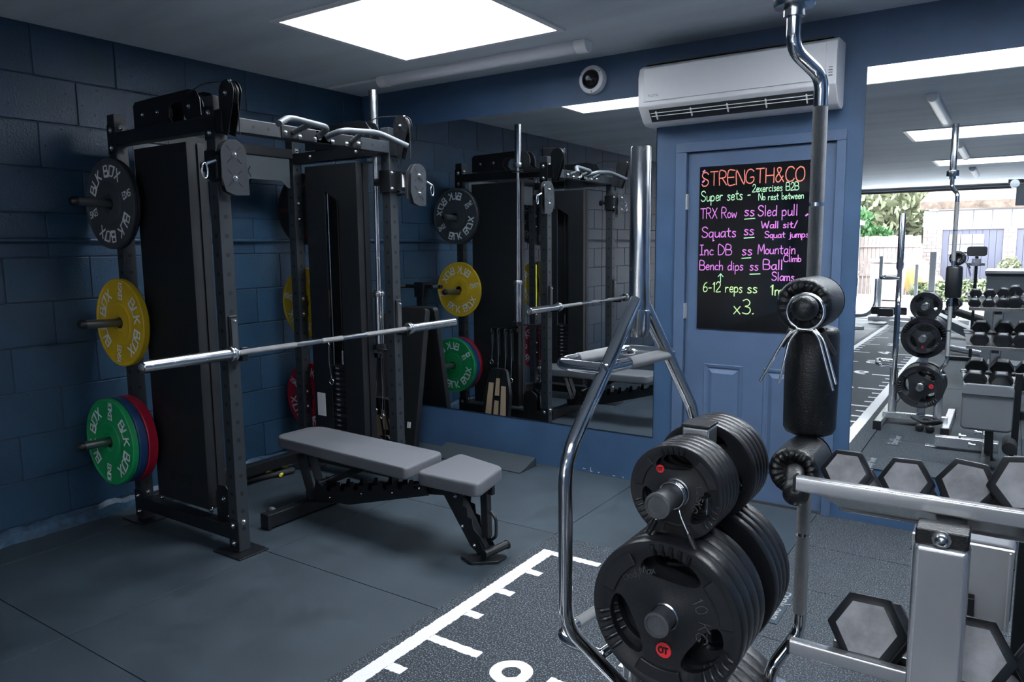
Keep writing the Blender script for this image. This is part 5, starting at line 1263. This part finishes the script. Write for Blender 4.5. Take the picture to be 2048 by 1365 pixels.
# frames of far machines: silver posts, each a stand of its own
def silver_stand(x, y, h, label, bw_=.06):
    t = thing('machine_post', (x, y, 0), label, 'machine post')
    obj('post', MB().box(x-bw_/2, x+bw_/2, y-bw_/2, y+bw_/2, .05, h), M_whitemetal, t, bevel=.006)
    obj('foot', MB().box(x-.05, x+.05, y-.35, y+.35, .001, .06), M_whitemetal, t, bevel=.006)
silver_stand(2.62, -12.3, 1.05, 'pale machine post near the garage door, shortest of three in the right mirror')
silver_stand(2.08, -11.6, 1.22, 'pale machine post near the garage door, leftmost of three in the right mirror')
silver_stand(2.95, -11.5, 1.30, 'pale machine post near the garage door, tallest of three in the right mirror', .10)
t = thing('floor_press', (2.9, -10.9, 0), 'low machine with black foam pads and pale beams in the right mirror', 'machine')
for x0, x1, y in ((2.03, 2.62, -11.0), (2.75, 3.40, -10.8), (2.20, 2.45, -10.6)):
    obj('foam_pad', MB().box(x0, x1, y-.06, y+.06, .16, .30), M_foam, t, bevel=.02)
obj('beam', MB().bar((2.5, -9.8, .13), (3.9, -9.0, .10), .10, .09).bar((2.0, -10.9, .08), (3.6, -10.9, .08), .08, .08), M_whitemetal, t, bevel=.006)
obj('pad_leg', MB().box(2.30, 2.36, -11.03, -10.97, .02, .17).box(3.05, 3.11, -10.83, -10.77, .02, .17), M_whitemetal, t)
t = thing('leg_machine', (3.75, -8.2, 0), 'grey machine arm with dark diagonal beam behind the dumbbell rack in the mirror', 'machine')
obj('beam', MB().bar((3.15, -8.6, .42), (3.95, -7.4, .16), .12, .12), mat('machine_slate', (.10, .115, .13), .4), t, bevel=.01)
obj('curved_tube', MB().tube(fillet([(3.05, -7.6, .42), (3.18, -7.4, .10), (3.9, -7.0, .045)], .2, 8), .04, 14), M_silver, t, smooth=60)
obj('foam_arm', MB().cyl((3.50, -7.9, .52), (3.95, -7.6, .40), .055, 20), M_foam, t, smooth=40)
obj('joint', MB().cyl((3.44, -7.94, .53), (3.50, -7.9, .52), .065, 20), M_chrome, t, smooth=40)
obj('leg', MB().box(3.20, 3.28, -8.55, -8.47, .0, .40).box(3.86, 3.94, -7.5, -7.42, .0, .14), M_silver, t)
t = thing('head_support_machine', (3.80, -6.6, 0), 'machine with a black head pad on a chrome post in the right mirror', 'machine')
obj('pad', MB().prism(rrect(.105, .058, .03), (3.79, -6.52, 1.36), (1, 0, 0), (0, 0, 1), (0, -.08, 0)), M_foam, t, bevel=.008)
obj('post', MB().cyl((3.79, -6.58, 1.30), (3.79, -6.58, .03), .018, 14), M_black, t, smooth=40)
obj('carriage', MB().box(3.74, 3.84, -6.62, -6.54, 1.18, 1.27).cyl((3.70, -6.58, 1.20), (3.88, -6.58, 1.20), .016, 12), M_chrome, t)
obj('base', MB().box(3.55, 4.0, -6.62, -6.54, .001, .05), M_black, t, bevel=.005)
obj('arm', MB().bar((3.79, -6.58, 1.33), (3.62, -6.58, 1.345), .02, .02), M_black, t)
t = thing('padded_bench', (1.75, -9.6, 0), 'dark padded bench on bright frame at the left edge of the right mirror', 'bench')
obj('backrest', MB().bar((1.45, -9.5, .95), (1.95, -9.3, 1.02), .28, .07), M_foam, t, bevel=.015)
obj('seat', MB().bar((1.40, -9.6, .62), (1.85, -9.5, .80), .28, .07), M_foam, t, bevel=.015)
obj('tube', MB().tube(fillet([(1.90, -9.4, .98), (2.0, -9.5, .90), (1.85, -9.6, .05), (1.5, -9.7, .04)], .12), .03, 12), M_chrome, t, smooth=60)
obj('foot', MB().bar((1.4, -9.3, .03), (2.1, -9.7, .03), .08, .05).bar((1.7, -9.2, .55), (1.7, -9.4, .03), .05, .05), M_silver, t)
t = thing('curved_leg_stand', (2.1, -12.4, 0), 'single pale curved tube leg standing near the garage door', 'machine leg')
obj('tube', MB().tube(fillet([(1.98, -11.9, .78), (1.98, -11.9, .25), (1.85, -11.9, .05), (1.55, -11.9, .04)], .18, 8), .038, 14), M_silver, t, smooth=60)
t = thing('cable_tower', (4.55, -7.2, 0), 'tall black cable tower with pulleys at the mirror\'s right edge', 'cable tower')
obj('post', MB().box(4.32, 4.40, -7.24, -7.16, .0, 2.25), M_black, t, bevel=.004)
obj('arm', MB().bar((4.05, -7.2, 2.22), (4.9, -7.2, 2.22), .06, .05).bar((4.22, -7.2, 1.95), (4.9, -7.2, 1.95), .05, .05), M_black, t)
obj('pulley_block', MB().box(4.14, 4.34, -7.26, -7.14, 1.92, 2.16), M_cab, t, bevel=.008)
obj('pulley_wheel', MB().cyl((4.12, -7.28, 2.19), (4.12, -7.12, 2.19), .05, 20), M_chrome, t, smooth=40)
t = thing('step_platform', (4.5, -3.6, 0), 'low step platform with striped edge under the dumbbell rack, in the mirror', 'step')
obj('deck', MB().box(4.02, 4.9, -3.75, -3.42, .36, .42), M_vinyl, t, bevel=.01)
obj('leg', MB().box(4.06, 4.12, -3.72, -3.45, .0, .36), M_silver, t)
obj('leg', MB().box(4.80, 4.86, -3.72, -3.45, .0, .36), M_silver, t)
for k in range(3): obj('stripe', MB().box(4.18+k*.11, 4.24+k*.11, -3.419, -3.417, .375, .405), M_white, t)
# roller-door track above the opening
t = thing('garage_door_track', (3, YEND+.05, 2.5), 'dark steel header rail of the open garage door, seen in the right mirror', 'rail')
obj('rail', MB().box(DOORX0, DOORX1, YEND+.01, YEND+.06, DOORZ-.03, DOORZ+.01), M_black, t)
obj('rail_lip', MB().box(DOORX0, DOORX1, YEND+.06, YEND+.12, DOORZ+.035, DOORZ+.05), M_vent, t)

# ================================================================== OUTSIDE
struct('ground', MB().box(-30, 40, -60, YEND-.15, -.14, -.02), mat('pale_concrete', (.42, .41, .40), .9, var=.08, vscale=1.2))
M_brick = mat('pale_brick_wall', (.12, .095, .09), .9); M_timber = mat('weathered_timber', (.155, .125, .115), .9, var=.3, vscale=8, stretch=(8, 8, .5))
M_bluedoor = mat('slate_blue_boards', (.030, .030, .048), .7); M_cream = mat('cream_panel', (.13, .125, .13), .7)
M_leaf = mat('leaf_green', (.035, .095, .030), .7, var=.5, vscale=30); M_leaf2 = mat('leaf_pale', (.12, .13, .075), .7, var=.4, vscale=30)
GY = -19.0
g = thing('garage_building', (5, GY-2, 0), 'pale brick garage with slate blue doors across the yard, seen in the mirror', 'building')
def brick_patch(x0, x1, z0, z1, y, bw_=.215, bh=.075, name='brick'):
    z = z0; r_ = 0; cnt = 0
    cache = {}
    while z < z1-.01:
        x = x0-(bw_/2 if r_ % 2 else 0)
        while x < x1-.01:
            a, c_ = max(x, x0), min(x+bw_, x1)
            if c_-a > .03:
                key = round(c_-a, 2)
                if key not in cache:
                    cache[key] = obj(name, MB().box(-(c_-a)/2+.004, (c_-a)/2-.004, -.02, .01, -bh/2+.004, bh/2-.004), M_brick, g)
                    o = cache[key]
                else:
                    o = cache[key].copy(); COL.objects.link(o)
                o.location = Vector(((a+c_)/2, y+random.uniform(-.002, .002), z+bh/2))
                o.matrix_parent_inverse = Matrix.Translation(g.location).inverted()
            x += bw_
        z += bh; r_ += 1
obj('wall', MB().box(2.10, 2.56, GY-2.5, GY-.012, 0, 1.80).box(3.93, 4.22, GY-2.5, GY-.012, 0, 1.80).box(5.55, 9.0, GY-2.5, GY-.012, 0, 1.80).box(2.1, 9, GY-2.6, GY-2.5, 0, 2.4), M_brick, g)
brick_patch(2.10, 2.56, .0, 1.80, GY, .215, .10); brick_patch(3.93, 4.22, 0, 1.80, GY, .215, .10)
obj('fascia', MB().box(2.10, 9.0, GY-.20, GY+.02, 1.80, 2.32), M_cream, g)
for k in range(10):
    x = 2.40+k*.42; obj('fascia_panel', MB().box(x+.01, x+.41, GY+.02, GY+.045, 1.83, 2.30), M_cream, g, bevel=.003)
for z in (1.95, 2.1): 
    obj('cladding_board', MB().box(2.08, 2.38, GY+.02, GY+.04, z-.07, z+.06), M_cream, g)
obj('roof', MB().prism([(GY+.25, 2.34), (GY+.30, 2.54), (GY-2.6, 3.0), (GY-2.6, 2.9)], (2.0, 0, 0), (0, 1, 0), (0, 0, 1), (7.2, 0, 0)), mat('old_tile_roof', (.060, .042, .032), .95, var=.6, vscale=6, bump=1, bscale=20), g)
for x0, x1 in ((2.56, 3.93), (4.22, 5.55)):
    n = 9; wd = (x1-x0)/n
    for k in range(n):
        obj('door_board', MB().box(x0+k*wd+.004, x0+(k+1)*wd-.004, GY-.05, GY-.02, .02, 1.79), M_bluedoor, g)
for k in range(3):
    for j in range(2):
        x = 2.72+k*.27; z = 1.15+j*.27
        f_ = obj('window', MB().box(x, x+.25, GY-.02, GY+.002, z, z+.25), M_cream, g)
        obj('pane', MB().box(x+.02, x+.23, GY+.002, GY+.005, z+.02, z+.23), mat('window_dark', (.10, .10, .13), .1), f_)
hs = thing('brick_house', (4, -26, 0), 'pale brick house with a white window band behind the garage roof', 'building')
obj('wall', MB().box(1.9, 12, -32, -26, 0, 6.5), M_brick, hs)
obj('window', MB().box(2.5, 4.8, -26.0, -25.95, 3.20, 3.42), M_cream, hs); obj('window', MB().box(5.2, 7, -26.0, -25.95, 3.2, 3.42), M_cream, hs)
obj('porch_roof', MB().prism([(-25.3, 2.9), (-25.3, 2.95), (-26, 3.15), (-26, 2.85)], (3.2, 0, 0), (0, 1, 0), (0, 0, 1), (5, 0, 0)), mat('slate_roof', (.12, .12, .15), .6), hs)
# fence: boards one by one
fn = thing('timber_fence', (1.6, -18.6, 0), 'weathered timber board fence beside the far garage, seen in the mirror', 'fence')
for k in range(18):
    x = .30+k*.10; h = 1.66+random.uniform(-.02, .02)
    obj('board', MB().box(x+.003, x+.096, -18.62, -18.60, .05, h), M_timber, fn)
for z in (.55, 1.35): obj('rail', MB().box(.3, 2.1, -18.60, -18.56, z, z+.06), M_timber, fn)
# wheelie bin and yellow sacks
t = thing('refuse_bin', (1.55, -17.2, 0), 'faded pink refuse bin in front of the fence', 'bin')
obj('body', MB().prism([(-.33, 0), (.33, 0), (.40, .92), (-.40, .92)], (1.52, -17.5, .03), (1, 0, 0), (0, 0, 1), (0, .6, 0)), mat('bin_pink', (.15, .10, .11), .6), t, bevel=.02)
obj('lid', MB().obox((1.52, -17.2, 1.00), (1, 0, -.08), (0, 1, 0), (.08, 0, 1), .43, .34, .03), mat('bin_lid', (.20, .18, .19), .6), t, bevel=.01)
t = thing('yellow_sack', (2.05, -17.3, 0), 'crumpled yellow sack standing behind the low hedge, seen in the mirror', 'sack')
def blob(c, r, seed, sx=1, sy=1, sz=1, n=14, amp=.25):
    rn = random.Random(seed); P = []; F = []
    ph = [rn.uniform(0, 6) for _ in range(6)]
    for j in range(n+1):
        v = PI*j/n
        for i in range(2*n):
            u_ = PI*i/n; k = 1+amp*(math.sin(3*u_+ph[0])*math.sin(2*v+ph[1])+.5*math.sin(5*u_+ph[2]+2*v))*math.sin(v)
            P.append((c[0]+sx*r*k*math.sin(v)*math.cos(u_), c[1]+sy*r*k*math.sin(v)*math.sin(u_), c[2]+sz*r*k*math.cos(v)))
    m_ = 2*n
    F = [(j*m_+i, j*m_+(i+1) % m_, (j+1)*m_+(i+1) % m_, (j+1)*m_+i) for j in range(n) for i in range(m_)]
    return MB().add(P, F)
obj('bag', blob((2.12, -18.2, .52), .27, 5, 1.1, .8, 1.8), mat('yellow_plastic', (.30, .22, .07), .6), t, smooth=60)
obj('bag_neck', blob((2.42, -18.2, .33), .19, 8, 1.3, .8, 1.6), MATS['yellow_plastic'], t, smooth=60)
# foliage: many small leaf quads, countless
def leaves(name, boxes, m_, label, cat, size=.09, n=1500, seed=1):
    rn = random.Random(seed); P = []; F = []
    tot = sum(b_[6] for b_ in boxes)
    for (x0, x1, y0, y1, z0, z1, w_) in boxes:
        for _ in range(int(n*w_/tot)):
            u_, v_, q = rn.uniform(-1, 1), rn.uniform(-1, 1), rn.uniform(-1, 1)
            if u_*u_+v_*v_+q*q > 1.25: continue
            c = Vector(((x0+x1)/2+u_*(x1-x0)/2, (y0+y1)/2+v_*(y1-y0)/2, (z0+z1)/2+q*(z1-z0)/2))
            a = Vector((rn.gauss(0, 1), rn.gauss(0, 1), rn.gauss(0, 1))).normalized(); b2 = a.orthogonal().normalized(); s_ = size*rn.uniform(.5, 1.3)
            k = len(P); P += [tuple(c-a*s_), tuple(c+b2*s_*.5), tuple(c+a*s_), tuple(c-b2*s_*.5)]; F.append((k, k+1, k+2, k+3))
    o = obj(name, MB().add(P, F), m_); return tag(o, label, cat, kind='stuff')
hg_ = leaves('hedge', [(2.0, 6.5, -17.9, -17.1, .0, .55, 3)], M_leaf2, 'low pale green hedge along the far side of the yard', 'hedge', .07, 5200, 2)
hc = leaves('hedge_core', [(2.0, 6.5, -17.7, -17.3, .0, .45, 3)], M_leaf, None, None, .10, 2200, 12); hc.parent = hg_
leaves('shrub', [(-.6, .9, -19.6, -18.8, .6, 2.5, 2), (.5, 1.4, -19.3, -18.75, .9, 1.9, 1)], M_leaf, 'dark green shrub growing over the timber fence', 'shrub', .10, 4200, 3)
leaves('tree_canopy', [(-3.5, 1.7, -27, -22, 1.6, 6.0, 4), (-1, 1.9, -23.5, -20.5, 1.0, 3.5, 2)], M_leaf2, 'tall pale sunlit tree foliage behind the fence', 'tree', .20, 9000, 4)
leaves('fern', [(3.85, 4.35, -18.6, -18.2, .35, 1.05, 1)], M_leaf2, 'pale feathery bush in front of the far garage pillar', 'shrub', .07, 700, 6)
t = thing('shed', (.2, -17.8, 0), 'pale timber shed with a grey roof edge at the left of the yard', 'shed')
obj('wall', MB().box(-1.2, .62, -18.4, -17.0, 0, 1.95), M_cream, t); obj('roof', MB().box(-1.3, .72, -18.5, -16.9, 1.95, 2.08), mat('shed_roof', (.10, .11, .12), .7), t)
for k in range(5): obj('cladding_board', MB().box(.62, .64, -17.1-k*.26, -16.9-k*.26+.04, .03, 1.93), M_timber, t)
